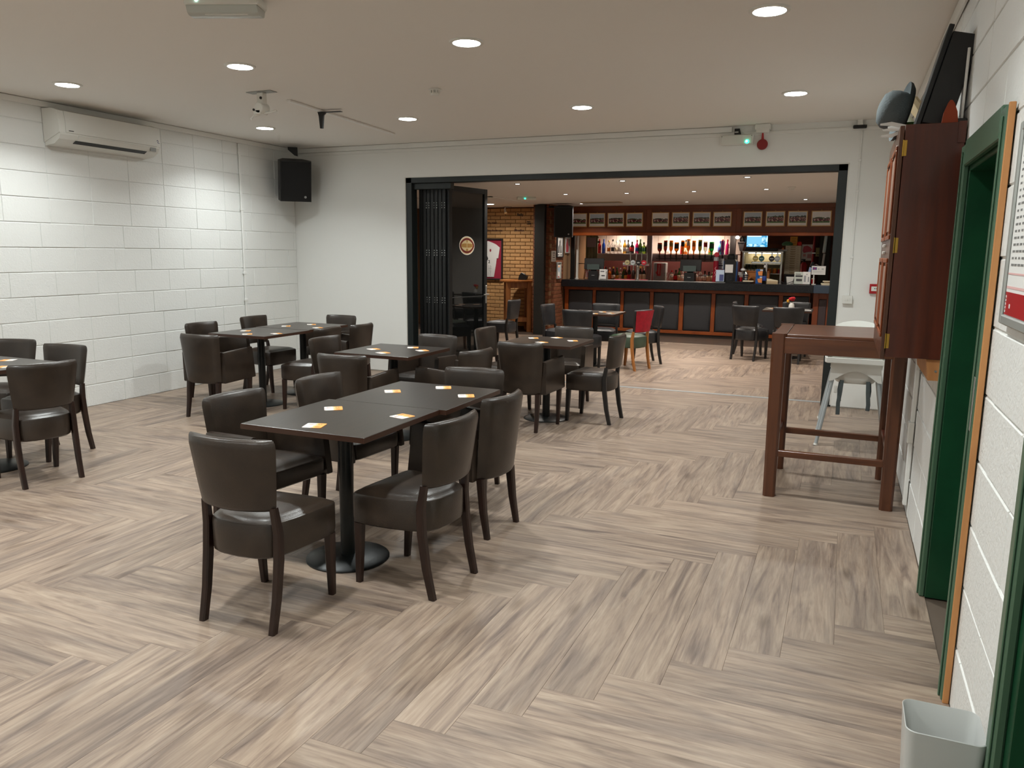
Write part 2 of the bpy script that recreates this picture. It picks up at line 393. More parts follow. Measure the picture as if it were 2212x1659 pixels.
def pier_side(m_, y, z):
    if y < 14.1: return
    ob('brick', m_, wp, (-5.226, y, z), PI/2)
brick_wall(wp, rf, rh, 14.12, YW-.02, .01, 2.462, pier_side)
for ci in range(33):
    z = .0425+.075*ci
    for m_, x in (((rf, -5.4675), (rh, -5.2990)) if ci % 2 else ((rh, -5.5240), (rf, -5.3555))): ob('brick', m_, wp, (x+.005, 14.108, z))
struct('trim_4', MB().box(-5.50, 13.985, 0, -5.30, 14.09, ZC2-.01, .004), M('steel_column_paint', S(40, 39, 36), .6))
struct('trim_5', MB().box(-9, 11.9, ZC2-.012, -5.45, 11.96, ZC2).box(-5.52, 11.9, ZC2-.012, -5.45, 14.05, ZC2), ceilm)
backw = M('back_bar_brick', S(96, 52, 28), .85, col2=S(78, 40, 22), ns=(5, 5, 14), bump=.4, bs=(5, 5, 14))
struct('wall_behind_bar', MB().box(-2.02, 16.75, 0, .48, 16.95, ZC2), backw)
struct('wall_shelf', MB().box(-5.55, 17.0, 1.42, -2.02, 17.15, ZC2), pinkw)
struct('wall_shelf_lower', MB().box(-5.55, 17.0, 0, -2.02, 17.15, 1.42), M('dark_red_back_panel', S(74, 36, 34), .4))
mb = MB()
for i in range(14): mb.box(-5.2+.235*i, 16.985, 1.57, -5.2+.235*i+.229, 17.0, ZC2-.01, .004)
struct('trim_6', mb, pinkw)
struct('wall_bar_left', MB().box(-5.42, YW+.2, 0, -5.23, 17.1, ZC2), rmortar)
# left-wall and back-wall cable trunking
struct('trim_7', MB().box(XL+.006, 2.0, ZC-.055, XL+.03, 8.50, ZC-.004, .002).box(XL+.006, 8.5, ZC-.055, XL+.03, 8.52, ZC-.004), white)
struct('trim_8', MB().box(XL+.10, YB-.022, ZC-.060, -1.20, YB-.001, ZC-.004, .002).box(XL+.10, YB-.012, ZC-.10, XR-.03, YB-.001, ZC-.064, .002), white)
mb = MB().box(XR-.022, 1.0, ZC-.09, XR-.008, YB-.03, ZC-.004, .002); struct('trim_9', mb, white)
# ================================================================ ceiling lights
def ring_closed():
    m_ = MB(); pr = [(.086, -.001), (.088, -.011), (.097, -.013), (.108, -.010), (.112, -.001)]; n = 32; rings = [[(r*math.cos(2*PI*i/n), r*math.sin(2*PI*i/n), z) for i in range(n)] for r, z in pr]
    rings.append(rings[0]); return m_.loft(rings, False, False)
names = {0: 'row nearest the back wall', 1: 'second row from the back wall', 2: 'third row, above the frame', 3: 'row behind the viewer'}
cols = ['beside the left wall', 'second column from the left wall', 'third column from the left wall', 'nearest the right wall']
dl = thing('downlight', '', 'ceiling light')
ob('trim_ring', ring_closed().mesh('trim_ring', wplast), dl)
ob('diffuser', MB().lathe([(.0, -.0065), (.086, -.0065), (.086, -.001)], 32, cap=False).mesh('diffuser', lamp_on), dl)
first = True
for r_, y in enumerate((7.06, 4.69, 2.32, -.05)):
    for c_, x in enumerate((-5.965, -4.165, -2.328, -.487)):
        lab = 'round lit ceiling downlight, '+cols[c_]+', '+names[r_]
        if r_ >= 2: lab = 'round downlight, '+cols[c_].replace(' from the left wall', '')+', '+names[r_]
        o = dl if first else copy_tree(dl); first = False
        o.location = (x, y, ZC); o['label'] = lab; o['group'] = 'downlights of the function room'
        area((x, y, ZC-.016), .15, P_MAIN, C_MAIN, SPREAD_MAIN)
sp = thing('spotlight', '', 'ceiling light')
ob('bezel', MB().lathe([(.030, -.001), (.031, -.006), (.043, -.008), (.047, -.001)], 20, cap=False).mesh('bezel', steel), sp)
ob('bulb', MB().lathe([(.0, -.005), (.029, -.005), (.030, -.001)], 16, cap=False).mesh('bulb', spot_on), sp)
SP = [(-4.126, 9.846, 'left of three nearest the opening'), (-2.673, 9.80, 'middle of three nearest the opening'), (-1.148, 9.75, 'right of three nearest the opening'),
      (-4.103, 11.738, 'first from the left in the middle row'), (-3.145, 11.80, 'second from the left in the middle row'), (-2.12, 11.713, 'third from the left in the middle row'), (-1.101, 11.6, 'last on the right in the middle row'),
      (-4.6, 14.05, 'close to the canopy beside the hanging loudspeaker'), (-2.646, 14.0, 'close to the canopy above the seventh photograph'), (-.689, 13.85, 'close to the canopy above the rightmost photographs')]
for i, (x, y, d) in enumerate(SP):
    o = sp if i == 0 else copy_tree(sp); o.location = (x, y, ZC2); o['label'] = 'small bright spotlight in the bar room ceiling, '+d; o['group'] = 'spotlights of the bar room'
    area((x, y, ZC2-.012), .055, P_SPOT, C_SPOT, math.radians(130))
o = copy_tree(dl); o.location = (-6.315, 13.7, ZC2); o['label'] = 'round lit downlight in front of the buff brick wall'; del o['group']
area((-6.315, 13.7, ZC2-.016), .15, 18, C_SPOT, math.radians(150))
for x, d in ((-4.45, 'over the left half of the bottle shelf'), (-3.36, 'over the row of upturned bottles, left of centre'), (-2.67, 'over the green upturned bottle')):
    T('shelf_lamp', 'warm glowing lamp under the canopy '+d, 'lamp', [('housing', MB().lathe([(.0, 0), (.05, 0), (.055, -.03), (.045, -.045)], 16), wplast), ('bulb', MB().lathe([(.0, -.052), (.03, -.052), (.042, -.046)], 16, cap=False), warm_on)], (x, 16.62, 2.14), 0, 'warm lamps over the bottle shelf')
    area((x, 16.62, 2.14-.058), .09, P_SHELF, C_SHELF, math.radians(170))
    MBs = MB().box(-.006, -.006, 0, .006, .006, ZC2-2.14); ob('rod', MBs.mesh('rod', wplast), [q for q in bpy.data.objects if q.name.startswith('shelf_lamp')][-1])
# ================================================================ furniture
def ring_rect(x0, y0, x1, y1, z): return [(x0, y0, z), (x1, y0, z), (x1, y1, z), (x0, y1, z)]
SEAT = [(0, .222), (.10, .222), (.185, .219), (.213, .211), (.224, .192), (.223, .12), (.212, .03), (.197, -.05), (.180, -.105), (.164, -.145), (.138, -.175), (.09, -.196), (0, -.204)]
SEAT = SEAT + [(-x, y) for x, y in SEAT[-2:0:-1]]
def seat_mb(z0=.301, z1=.452, crown=.03, out=SEAT):
    mb = MB(); cy = .01; rings = []
    for z, ins in ((z0, .016), (z0+.010, .003), (z0+.03, 0), (z1-.012, 0), (z1-.002, .004), (z1+.002, .011), (z1+.003, .018), (z1+.012, .028), (z1+.021, .052), (z1+crown-.002, .10), (z1+crown, .15)):
        f = 1-ins/.21
        rings.append([(x*f, cy+(y-cy)*f, z) for x, y in out])
    return mb.loft(rings)
def back_ring(hw, y, z, th, curve, n=14, f=1.0):
    pts = []
    for sg in (1, -1):
        for i in range(n+1):
            s = -1+2*i/n if sg > 0 else 1-2*i/n
            if sg < 0 and i in (0, n): continue
            h = th/2*f*max(0.0, 1-abs(s)**10)**.5
            yc = y-curve*(1-s*s)
            sx = s*(hw-(1-f)*th*.5)
            pts.append((sx, yc+sg*h, z))
    return pts
def backrest_mb(z0=.514, z1=.822, w0=.182, w1=.220, y0=-.165, y1=-.200, th=.052, curve=.045):
    rings = []
    for t, f in ((0, .45), (.02, .8), (.06, 1), (.3, 1), (.6, 1), (.88, 1), (.95, .86), (.985, .6), (1, .3)):
        rings.append(back_ring(w0+(w1-w0)*t**.8, y0+(y1-y0)*t, z0+(z1-z0)*t, th, curve, 14, f))
    return MB().loft(rings)
def side_chair(mats):
    le, bk, wd, st = mats
    o = thing('dining_chair', '', 'chair')
    ob('seat', seat_mb().mesh('seat', st), o); ob('backrest', backrest_mb().mesh('backrest', le, 50), o)
    if bk is not le: ob('rear_panel', MB().loft([[(x, y-.031-.045*(1-(x/(.18+.035*t))**2), z) for x, y, z in
                       [(s_*(.172+.036*t), -.165-.035*t, .524+.285*t) for s_ in (-1, -.6, -.2, .2, .6, 1)] + [(s_*(.172+.036*t), -.161-.035*t, .524+.285*t) for s_ in (1, .6, .2, -.2, -.6, -1)]] for t in (0, .33, .66, 1)]).mesh('rear_panel', bk), o)
    for sg in (-1, 1):
        ob('leg', MB().bar([(sg*.188, .205, 0), (sg*.192, .196, .16), (sg*.194, .190, .305)], [(.030, .030), (.038, .038), (.044, .044)]).mesh('leg', wd), o)
        ob('rear_leg', MB().bar([(sg*.178, -.214, 0), (sg*.180, -.182, .14), (sg*.181, -.160, .30), (sg*.179, -.154, .42), (sg*.172, -.168, .53)], [(.030, .034), (.032, .038), (.034, .042), (.034, .040), (.030, .032)]).mesh('rear_leg', wd), o)
    return o
def arm_chair(mats):
    le, bk, wd, st = mats
    o = thing('dining_armchair', '', 'armchair')
    out = [(x*.97, y*.98+.03) for x, y in SEAT]
    ob('seat', seat_mb(.345, .445, .03, out).mesh('seat', st), o)
    rings = []
    for t, f in ((0, .5), (.015, .85), (.04, 1), (.25, 1), (.5, 1), (.75, 1), (.92, 1), (.965, .82), (.99, .55), (1, .28)):
        rings.append(back_ring(.186+.034*t, -.158-.047*t, .330+.462*t, .060, .050, 14, f))
    ob('backrest', MB().loft(rings).mesh('backrest', le, 50), o)
    for sg in (-1, 1):
        rings = []
        for k in range(7):
            t = k/6; cx = .208+.040*t-.010*t*(1-t); zt = .622+.022*t; zb = .332+.012*t
            th = .027*(1 if t < .99 else .8)
            yb_ = -.160+.405*t; yt_ = -.165+.372*t
            ym = lambda z: yb_+(yt_-yb_)*(z-zb)/(zt-zb)
            sec = [(-th, zb+.01), (-th*.8, zb), (th*.8, zb), (th, zb+.01), (th, zb+.14), (th, zt-.02), (th*.75, zt-.004), (0, zt), (-th*.75, zt-.004), (-th, zt-.02), (-th, zb+.14)]
            rings.append([(sg*(cx+a), ym(z), z) for a, z in sec])
        ob('arm', MB().loft(rings).mesh('arm', le, 45), o)
        ob('leg', MB().bar([(sg*.222, .196, 0), (sg*.226, .196, .17), (sg*.230, .198, .340)], [(.028, .030), (.036, .038), (.044, .046)]).mesh('leg', wd), o)
        ob('rear_leg', MB().bar([(sg*.166, -.216, 0), (sg*.165, -.190, .15), (sg*.162, -.172, .34)], [(.030, .032), (.036, .040), (.042, .048)]).mesh('rear_leg', wd), o)
    return o
brown = (leather, leather, legwood, leather); blackset = (leather_b, leather_b, legblack, leather_b)
SC = side_chair(brown); AC = arm_chair(brown); BC = side_chair(blackset); NC = side_chair((leather, leather, legblack, leather)); RC = side_chair((leather_b, redvel, oakleg, greenleather))
used = set()
def put(proto, x, y, rz, label, group):
    if proto.name in used: return dup(proto, label, (x, y, 0), rz, group)
    used.add(proto.name); proto.location = (x, y, 0); proto.rotation_euler.z = rz; proto['label'] = label; proto['group'] = group; return proto
G1, G2, G3, G4, G5, G6, G7 = ['chairs at the '+s_ for s_ in ('front double table', 'small square table in the middle', 'square table near the opening', 'double table by the corner', 'table by the left wall', 'left table in the bar room', 'right table in the bar room')]
put(SC, -2.251, 2.568, .047, 'nearest brown leather side chair, back turned, at the near end of the front table', G1)
put(SC, -1.812, 3.116, 1.461, 'brown side chair with an open gap under its back, right of the front table', G1)
put(AC, -1.909, 3.893, 1.466, 'brown armchair right of the front table, behind the side chair', G1)
put(AC, -2.824, 3.223, -1.686, 'brown armchair left of the front table, nearer of the two', G1)
put(AC, -2.778, 3.925, -1.639, 'brown leather armchair left of the front table, farther of the two', G1)
put(AC, -2.237, 4.452, 3.218, 'brown armchair facing the viewer at the far end of the front table', G1)
put(AC, -3.484, 5.06, .082, 'brown armchair with its back to the viewer at the middle square table', G2)
put(SC, -3.93, 5.545, -1.608, 'brown side chair on the left side of the middle square table', G2)
put(AC, -3.502, 6.219, 3.077, 'brown armchair facing the viewer beyond the middle square table, before the folded doors', G2)
put(AC, -2.897, 5.652, 1.352, 'brown armchair on the right side of the middle square table', G2)
put(AC, -2.57, 6.43, .0, 'brown armchair with its back to the viewer at the square table near the opening', G3)
put(NC, -2.108, 6.99, 1.513, 'brown side chair with black legs, right of the table near the opening', G3)
put(SC, -3.06, 6.993, -1.624, 'brown side chair on the left of the square table near the opening', G3)
put(AC, -2.609, 7.616, 3.132, 'brown armchair facing the viewer beyond the square table near the opening', G3)
put(AC, -5.474, 5.64, .096, 'brown armchair with its back to the viewer at the near end of the corner table', G4)
put(AC, -6.106, 6.31, -1.662, 'brown armchair left of the corner table, nearer to the viewer', G4)
put(SC, -5.95, 6.95, -1.593, 'brown chair left of the corner table, against the block wall conduit', G4)
put(AC, -5.584, 7.64, 3.157, 'brown armchair facing the viewer at the far end of the corner table', G4)
put(AC, -4.96, 7.03, 1.59, 'brown armchair right of the corner table, beyond the side chair', G4)
put(SC, -4.836, 6.278, 1.558, 'brown side chair right of the corner table, its bare seat turned to the viewer', G4)
put(SC, -5.008, 3.485, 1.327, 'brown side chair at the right end of the table by the left wall', G5)
put(SC, -5.53, 3.96, 3.25, 'brown chair on the far side of the table by the left wall, right of two', G5)
put(SC, -6.18, 4.02, 3.5, 'brown chair at the left edge of the photo, beyond the table by the left wall', G5)
put(BC, -3.773, 10.65, -1.71, 'black chair left of the bar room table, beside the brick pier', G6)
put(BC, -3.23, 10.018, -.024, 'black chair with its back to the viewer at the left bar room table', G6)
put(BC, -3.252, 11.06, 3.155, 'black chair facing the viewer on the bar side of the left bar room table', G6)
put(BC, -2.62, 11.05, 2.1, 'black chair turned aside behind the red-backed chair', G6)
put(RC, -2.655, 10.40, 1.22, 'odd chair with crimson back, green seat and light oak legs', None)
put(BC, -1.27, 12.18, -.30, 'black chair, left of two with backs to the viewer at the right bar room table', G7)
put(BC, -.717, 12.10, .017, 'black chair, right of two with backs to the viewer at the right bar room table', G7)
put(BC, -.678, 13.05, 3.146, 'black chair on the bar side of the right bar room table, behind the flower', G7)
put(BC, -1.36, 12.86, -1.45, 'black chair at the left end of the right bar room table, mostly hidden', G7)
put(BC, -5.03, 11.45, 1.5, 'black chair standing beside the open folding door', None)
# pedestal tables
tb = thing('pedestal_table', '', 'table')
top = ob('table_top', MB().box(-.349, -.349, .718, .349, .349, .745, .002).mesh('table_top', tabletop), tb)
ob('edge_band', MB().loft([ring_rect(-.3502, -.3502, .3502, .3502, z) for z in (.7185, .7435)], False, False).mesh('edge_band', tableedge), top)
ob('column', MB().lathe([(.036, .014), (.036, .70)], 20).mesh('column', iron), tb)
ob('base_plate', MB().lathe([(.212, 0), (.212, .006), (.200, .012), (.09, .017), (.045, .022)], 40).mesh('base_plate', iron), tb)
ob('bracket', MB().box(-.24, -.03, .700, .24, .03, .717, .003).box(-.03, -.24, .7005, .03, .24, .7165, .003).mesh('bracket', iron), tb)
TB = [(-2.262, 3.180, .0, 'dark square pedestal table, front half of the nearest double table', 'front'), (-2.222, 3.882, .0, 'dark square pedestal table, rear half of the nearest double table', 'front'),
      (-3.452, 5.575, 0, 'dark square pedestal table standing alone in the middle of the room', None), (-2.54, 6.83, 0, 'dark square pedestal table standing alone near the opening', None),
      (-5.42, 6.22, 0, 'dark pedestal table by the corner, nearer half of the pair', 'corner'), (-5.455, 6.935, 0, 'dark pedestal table by the corner, farther half of the pair', 'corner'),
      (-5.54, 3.52, 0, 'dark pedestal table by the left wall, cut off by the photo edge', None), (-3.2, 10.53, 0, 'dark pedestal table in the bar room beside the red-backed chair', None), (-.765, 12.63, 0, 'dark pedestal table in the bar room with a flower on it', None)]
for i, (x, y, rz, lab, g) in enumerate(TB):
    o = tb if i == 0 else copy_tree(tb); o.location = (x, y, 0); o.rotation_euler.z = rz; o['label'] = lab; o['group'] = 'pedestal tables'
# coasters
def coaster_mat():
    m = M('coaster_print', (.8, .8, .76), .5); nt = m.node_tree; N = nt.nodes.new; L = nt.links.new; b = nt.nodes['Principled BSDF']
    tc = N('ShaderNodeTexCoord'); sp_ = N('ShaderNodeSeparateXYZ'); L(tc.outputs['Object'], sp_.inputs[0])
    nz = N('ShaderNodeTexNoise'); nz.inputs['Scale'].default_value = 38; L(tc.outputs['Object'], nz.inputs[0])
    a = N('ShaderNodeMath'); a.operation = 'MULTIPLY_ADD'; a.inputs[1].default_value = .05; L(nz.outputs[0], a.inputs[0]); L(sp_.outputs[0], a.inputs[2])
    r = N('ShaderNodeValToRGB'); r.color_ramp.interpolation = 'LINEAR'; mp = N('ShaderNodeMapRange'); mp.inputs[1].default_value = -.03; mp.inputs[2].default_value = .075; L(a.outputs[0], mp.inputs[0]); L(mp.outputs[0], r.inputs[0])
    e = r.color_ramp.elements; e[0].color = (*S(188, 170, 168), 1); e[1].color = (*S(240, 160, 80), 1); e[1].position = .72
    for p, c in ((.2, S(226, 222, 216)), (.45, S(238, 232, 226)), (.62, S(240, 176, 100))):
        q = e.new(p); q.color = (*c, 1)
    L(r.outputs[0], b.inputs['Base Color']); return m
coast_m = coaster_mat()
cprint = MB()
cst = thing('coaster', '', 'coaster')
cr_ = []
for (sx, sy) in ((1, 1), (-1, 1), (-1, -1), (1, -1)):
    for k in range(4):
        a = math.atan2(sy, sx)-PI/4+k*PI/6; cr_.append((sx*.040+.007*math.cos(a), sy*.040+.007*math.sin(a)))
ob('card', MB().prism(cr_, 0, .0022, 'z').mesh('card', coast_m), cst)
ob('print', MB().box(-.036, .010, .0022, -.010, .014, .0025).box(-.034, .020, .0022, .004, .025, .0025).box(.012, .018, .0022, .018, .030, .0025).box(.024, .018, .0022, .030, .030, .0025).box(.012, -.020, .0022, .034, -.016, .0025).box(.012, -.029, .0022, .030, -.026, .0025).mesh('print', M('coaster_ink', S(150, 96, 70), .6)), cst)
CO = [('the front double table', [(-2.261, 2.937, -.1, 'nearest the near edge'), (-1.997, 3.298, .9, 'near its right edge'), (-2.424, 3.312, .25, 'near its left edge'), (-2.416, 3.884, .2, 'left of the far half'), (-2.207, 4.13, .1, 'nearest its far end'), (-1.959, 3.942, .1, 'right of the far half')]),
      ('the middle square table', [(-3.622, 5.532, .6, 'on its left'), (-3.421, 5.362, .7, 'nearest the viewer'), (-3.385, 5.781, .1, 'at its far side'), (-3.214, 5.641, .5, 'at its right corner')]),
      ('the square table near the opening', [(-2.74, 6.981, .05, 'on its left'), (-2.551, 7.12, .6, 'at its far side'), (-2.539, 6.679, .7, 'nearest the viewer'), (-2.324, 6.936, .05, 'on its right')]),
      ('the corner table', [(-5.598, 6.206, .1, 'at its near left'), (-5.362, 5.964, .3, 'nearest the viewer'), (-5.148, 6.136, .7, 'at its near right'), (-5.57, 6.803, .2, 'at its far left'), (-5.452, 7.089, .3, 'at its far end'), (-5.163, 6.819, .6, 'at its far right')]),
      ('the table by the left wall', [(-5.61, 3.742, 3.3, 'farther from the viewer'), (-5.313, 3.517, 3.2, 'nearer the viewer')]),
      ('the left bar room table', [(-3.12, 10.608, .1, 'at its far side'), (-2.96, 10.439, .5, 'at its right corner'), (-3.127, 10.24, .1, 'by the black chair')]),
      ('the right bar room table', [(-1.02, 12.699, .1, 'at its left corner')])]
first = True
for t, l in CO:
    for x, y, a, d in l:
        o = cst if first else copy_tree(cst); first = False
        o.location = (x, y, .7452); o.rotation_euler.z = a+.4; o['label'] = 'orange and white beer mat on '+t+', '+d; o['group'] = 'beer mats'
T('paper_slip', 'folded white paper slip on the right corner of the right bar room table', 'paper', [('sheet', MB().box(-.09, -.05, 0, .09, .05, .004).box(-.09, -.05, .004, .07, .05, .008), paper)], (-.52, 12.50, .7452))
fm = M('flower_red', S(196, 20, 34), .7)
mb = MB()
for k in range(9):
    a = k*2.4; mb.lathe([(.0, -.02), (.022, -.008), (.026, .01), (.012, .026), (0, .028)], 8, (.025*math.cos(a)*(k > 0), .025*math.sin(a)*(k > 0), .145+.010*(k % 3)))
T('flower_vase', 'small white vase with a red and yellow flower on the right bar room table', 'vase', [('vase', MB().lathe([(.03, 0), (.045, .02), (.04, .07), (.025, .10), (.03, .11)], 16), wplast), ('flower', mb, fm), ('bud', MB().lathe([(0, -.03), (.02, -.01), (.018, .02), (0, .03)], 8, (-.055, -.02, .125)), yellowp), ('stem', MB().tube([(0, 0, .10), (0, 0, .14)], .005).tube([(0, 0, .10), (-.05, -.02, .11)], .004), greenp)], (-.72, 12.62, .7452))
# tall mahogany table on the right
hx0, hx1, hy0, hy1, hz = -.400, .385, 5.165, 5.985, 1.075
tt = thing('poseur_table', 'tall dark mahogany table with two foot rails by the right wall', 'table')
ob('table_top', MB().box(hx0+.09, hy0+.012, hz-.022, hx1-.09, hy1-.012, hz-.002, .003).mesh('table_top', mahog_x), tt)
for (a, b) in ((hx0, hx0+.088), (hx1-.088, hx1)):
    ob('end_cap', MB().box(a+.008, hy0+.09, hz-.022, b-.001, hy1-.09, hz-.001, .003).mesh('end_cap', mahog), tt)
for sx, sy in ((0, 0), (1, 0), (0, 1), (1, 1)):
    x = hx0 if not sx else hx1-.088; y = hy0 if not sy else hy1-.088
    ob('leg', MB().bar([(x+.044, y+.044, 0), (x+.044, y+.044, hz)], [(.076, .076), (.088, .088)]).mesh('leg', mahog), tt)
ob('apron', MB().box(hx0+.08, hy0+.008, hz-.125, hx1-.08, hy0+.034, hz-.022, .002).mesh('apron', mahog_x), tt)
ob('apron', MB().box(hx0+.08, hy1-.034, hz-.125, hx1-.08, hy1-.008, hz-.022, .002).mesh('apron', mahog_x), tt)
for x in (hx0+.008, hx1-.034): ob('apron', MB().box(x, hy0+.08, hz-.125, x+.026, hy1-.08, hz-.022, .002).mesh('apron', mahog), tt)
for y in (hy0+.022, hy1-.062): ob('foot_rail', MB().box(hx0+.07, y, .272, hx1-.07, y+.040, .312, .002).mesh('foot_rail', mahog_x), tt)
for x in (hx0+.03, hx1-.07): ob('side_rail', MB().box(x, hy0+.07, .335, x+.030, hy1-.07, .368, .002).mesh('side_rail', mahog_d), tt)
# pine tall table in the bar room
pt_ = thing('pine_poseur_table', 'tall rustic pine table with a round top against the buff brick wall', 'table', (-6.02, 14.43, 0), .5)
ob('table_top', MB().lathe([(.35, .985), (.362, .992), (.362, 1.018), (.35, 1.025)], 40).mesh('table_top', oakm), pt_)
for sx in (-1, 1):
    for sy in (-1, 1): ob('leg', MB().box(sx*.21-.045, sy*.21-.045, 0, sx*.21+.045, sy*.21+.045, .985, .004).mesh('leg', oakm), pt_)
for s_ in (-1, 1):
    ob('rail', MB().box(-.17, s_*.21-.02, .20, .17, s_*.21+.02, .29, .003).mesh('rail', oakm), pt_); ob('rail', MB().box(s_*.21-.02, -.17, .20, s_*.21+.02, .17, .29, .003).mesh('rail', oakm), pt_)
    ob('apron', MB().box(-.17, s_*.21-.02, .87, .17, s_*.21+.02, .98, .003).mesh('apron', oakm), pt_); ob('apron', MB().box(s_*.21-.02, -.17, .87, s_*.21+.02, .17, .98, .003).mesh('apron', oakm), pt_)
T('menu_box', 'black menu holder box lying tilted on the tall pine table', 'holder', [('box', MB().prism([(0, 0), (.16, 0), (.19, .075), (.06, .14), (.02, .09)], -.06, .06, 'y'), blackp), ('flap', MB().prism([(.035, .12), (.06, .142), (.13, .112), (.10, .09)], -.055, .055, 'y'), greyp)], (-5.98, 14.38, 1.026), .2)
# two stacked high chairs
def high_chair():
    o = thing('high_chair', '', 'high chair')
    sh = []
    prof = [(.60, .88), (.53, .96), (.50, 1.0)]
    # seat shell: bucket with raised back and sides
    rings = []
    for z, sx, y0, y1 in ((.505, .10, -.06, .14), (.515, .15, -.13, .18), (.56, .185, -.165, .20), (.64, .195, -.18, .215), (.70, .20, -.185, .225)):
        rings.append([(sx*math.cos(a)*1.0 if abs(math.cos(a)) < .7 else sx*math.copysign(.7+.3*(abs(math.cos(a))-.7)/.3, math.cos(a)), (y0+y1)/2+(y1-y0)/2*math.copysign(min(1, abs(math.sin(a))*1.15), math.sin(a)), z) for a in [2*PI*i/28 for i in range(28)]])
    inner = [[(x*.93, y*.94+.001, z+.012) for x, y, z in r] for r in rings[::-1]]
    inner[0] = [(x, y, .701) for x, y, z in inner[0]]
    seat = ob('seat', MB().loft(rings+inner, True, True).mesh('seat', wplast, 40), o)
    bk = MB(); rr = []
    for t in range(7):
        z = .69+.21*t/6; wd = .195-.03*(t/6)**3
        rr.append([(x, .205+.05*t/6+.03*(1-(x/wd)**2)-.02+d, z+(0 if t < 6 else -.03*(x/wd)**2)) for d in (0,) for x in [wd*(-1+i/4) for i in range(9)]]+[(x, .217+.05*t/6+.03*(1-(x/wd)**2)-.02, z+(0 if t < 6 else -.03*(x/wd)**2)) for x in [wd*(1-i/4) for i in range(9)]])
    ob('backrest', bk.loft(rr).mesh('backrest', wplast, 40), o)
    arch = [(-.185, .69), (-.20, .54)]
    arch += [(-.17+.34*i/12, .545+.085*math.sin(PI*i/12)) for i in range(13)]
    arch += [(.20, .54), (.185, .69)]
    ob('front_panel', MB().prism(arch, -.205, -.190, 'y').mesh('front_panel', wplast), o)
    tr = MB()
    pr = [(-.225, -.30), (-.24, -.27), (-.245, -.05), (-.20, -.01), (.20, -.01), (.245, -.05), (.24, -.27), (.225, -.30)]
    rg = lambda k, z: [(x*k, -.155+(y+.155)*k, z) for x, y in pr]
    ob('tray', tr.loft([rg(.97, .700), rg(1, .706), rg(1, .744), rg(.975, .746), rg(.95, .722), rg(.90, .718)]).mesh('tray', wplast), o)
    for sx in (-1, 1):
        for sy in (-1, 1):
            l = ob('leg', MB().tube([(sx*.165, sy*.155, .60), (sx*.262, sy*.285, .012)], .0145, 12).mesh('leg', silver), o)
            ob('foot', MB().tube([(sx*.2615, sy*.2843, .016), (sx*.2645, sy*.2883, 0)], .017, 12).mesh('foot', wplast), l)
        ob('strap', MB().tube([(sx*.10, -.16, .545), (sx*.105, -.165, .45), (sx*.115, -.155, .35), (sx*.112, -.15, .30 if sx > 0 else .25)], .004, 6, 4).mesh('strap', fabricg), o)
    ob('buckle', MB().box(-.155, -.20, .44, -.130, -.19, .50, .004).mesh('buckle', wplast), o)
    return o
HC = high_chair(); HC.location = (.140, 7.09, 0); HC['label'] = 'white high chair with silver tube legs, lower of the stacked pair'; HC['group'] = 'stacked high chairs'
dup(HC, 'white plastic high chair stacked on the other one, its tray raised behind', (.142, 7.16, .105), 0, 'stacked high chairs')
# waste bin
bm_ = M('translucent_white_plastic', (.80, .82, .80), .35, trans=.35)
def rrect(cx, cy, hx, hy, r, z):
    pts = []
    for sx, sy, a0 in ((1, 1, 0), (-1, 1, PI/2), (-1, -1, PI), (1, -1, 1.5*PI)):
        for k in range(6): pts.append((cx+sx*(hx-r)+r*math.cos(a0+k*PI/10), cy+sy*(hy-r)+r*math.sin(a0+k*PI/10), z))
    return pts
T('waste_bin', 'translucent white plastic waste bin on the floor in the lower right corner', 'bin', [('bin', MB().loft([rrect(0, 0, .080, .070, .02, 0), rrect(0, 0, .088, .078, .024, .16), rrect(0, 0, .096, .086, .026, .318), rrect(0, 0, .0945, .0845, .026, .320), rrect(0, 0, .0935, .0835, .026, .318), rrect(0, 0, .086, .076, .024, .16), rrect(0, 0, .078, .068, .02, .004)]), bm_)], (.336, 2.235, 0))
# ================================================================ text helper
def text_mesh(s, size, mat, ext=.0006, align='CENTER', bold=.0022, sx=1):
    cu = bpy.data.curves.new('lettering', 'FONT'); cu.body = s; cu.size = size; cu.align_x = align; cu.align_y = 'CENTER'; cu.extrude = ext; cu.offset = bold; cu.resolution_u = 2
    o = bpy.data.objects.new('tmp', cu); COL.objects.link(o); dg = bpy.context.evaluated_depsgraph_get(); dg.update()
    me = bpy.data.meshes.new_from_object(o.evaluated_get(dg)); bpy.data.objects.remove(o); me.materials.clear(); me.materials.append(mat); me.name = 'lettering'
    if sx != 1:
        for v in me.vertices: v.co.x *= sx
    return me
def lettering(parent, s, size, mat, loc, rot=(PI/2, 0, 0), **k):
    o = ob('lettering', text_mesh(s, size, mat, **k), parent, loc); o.rotation_euler = rot; return o
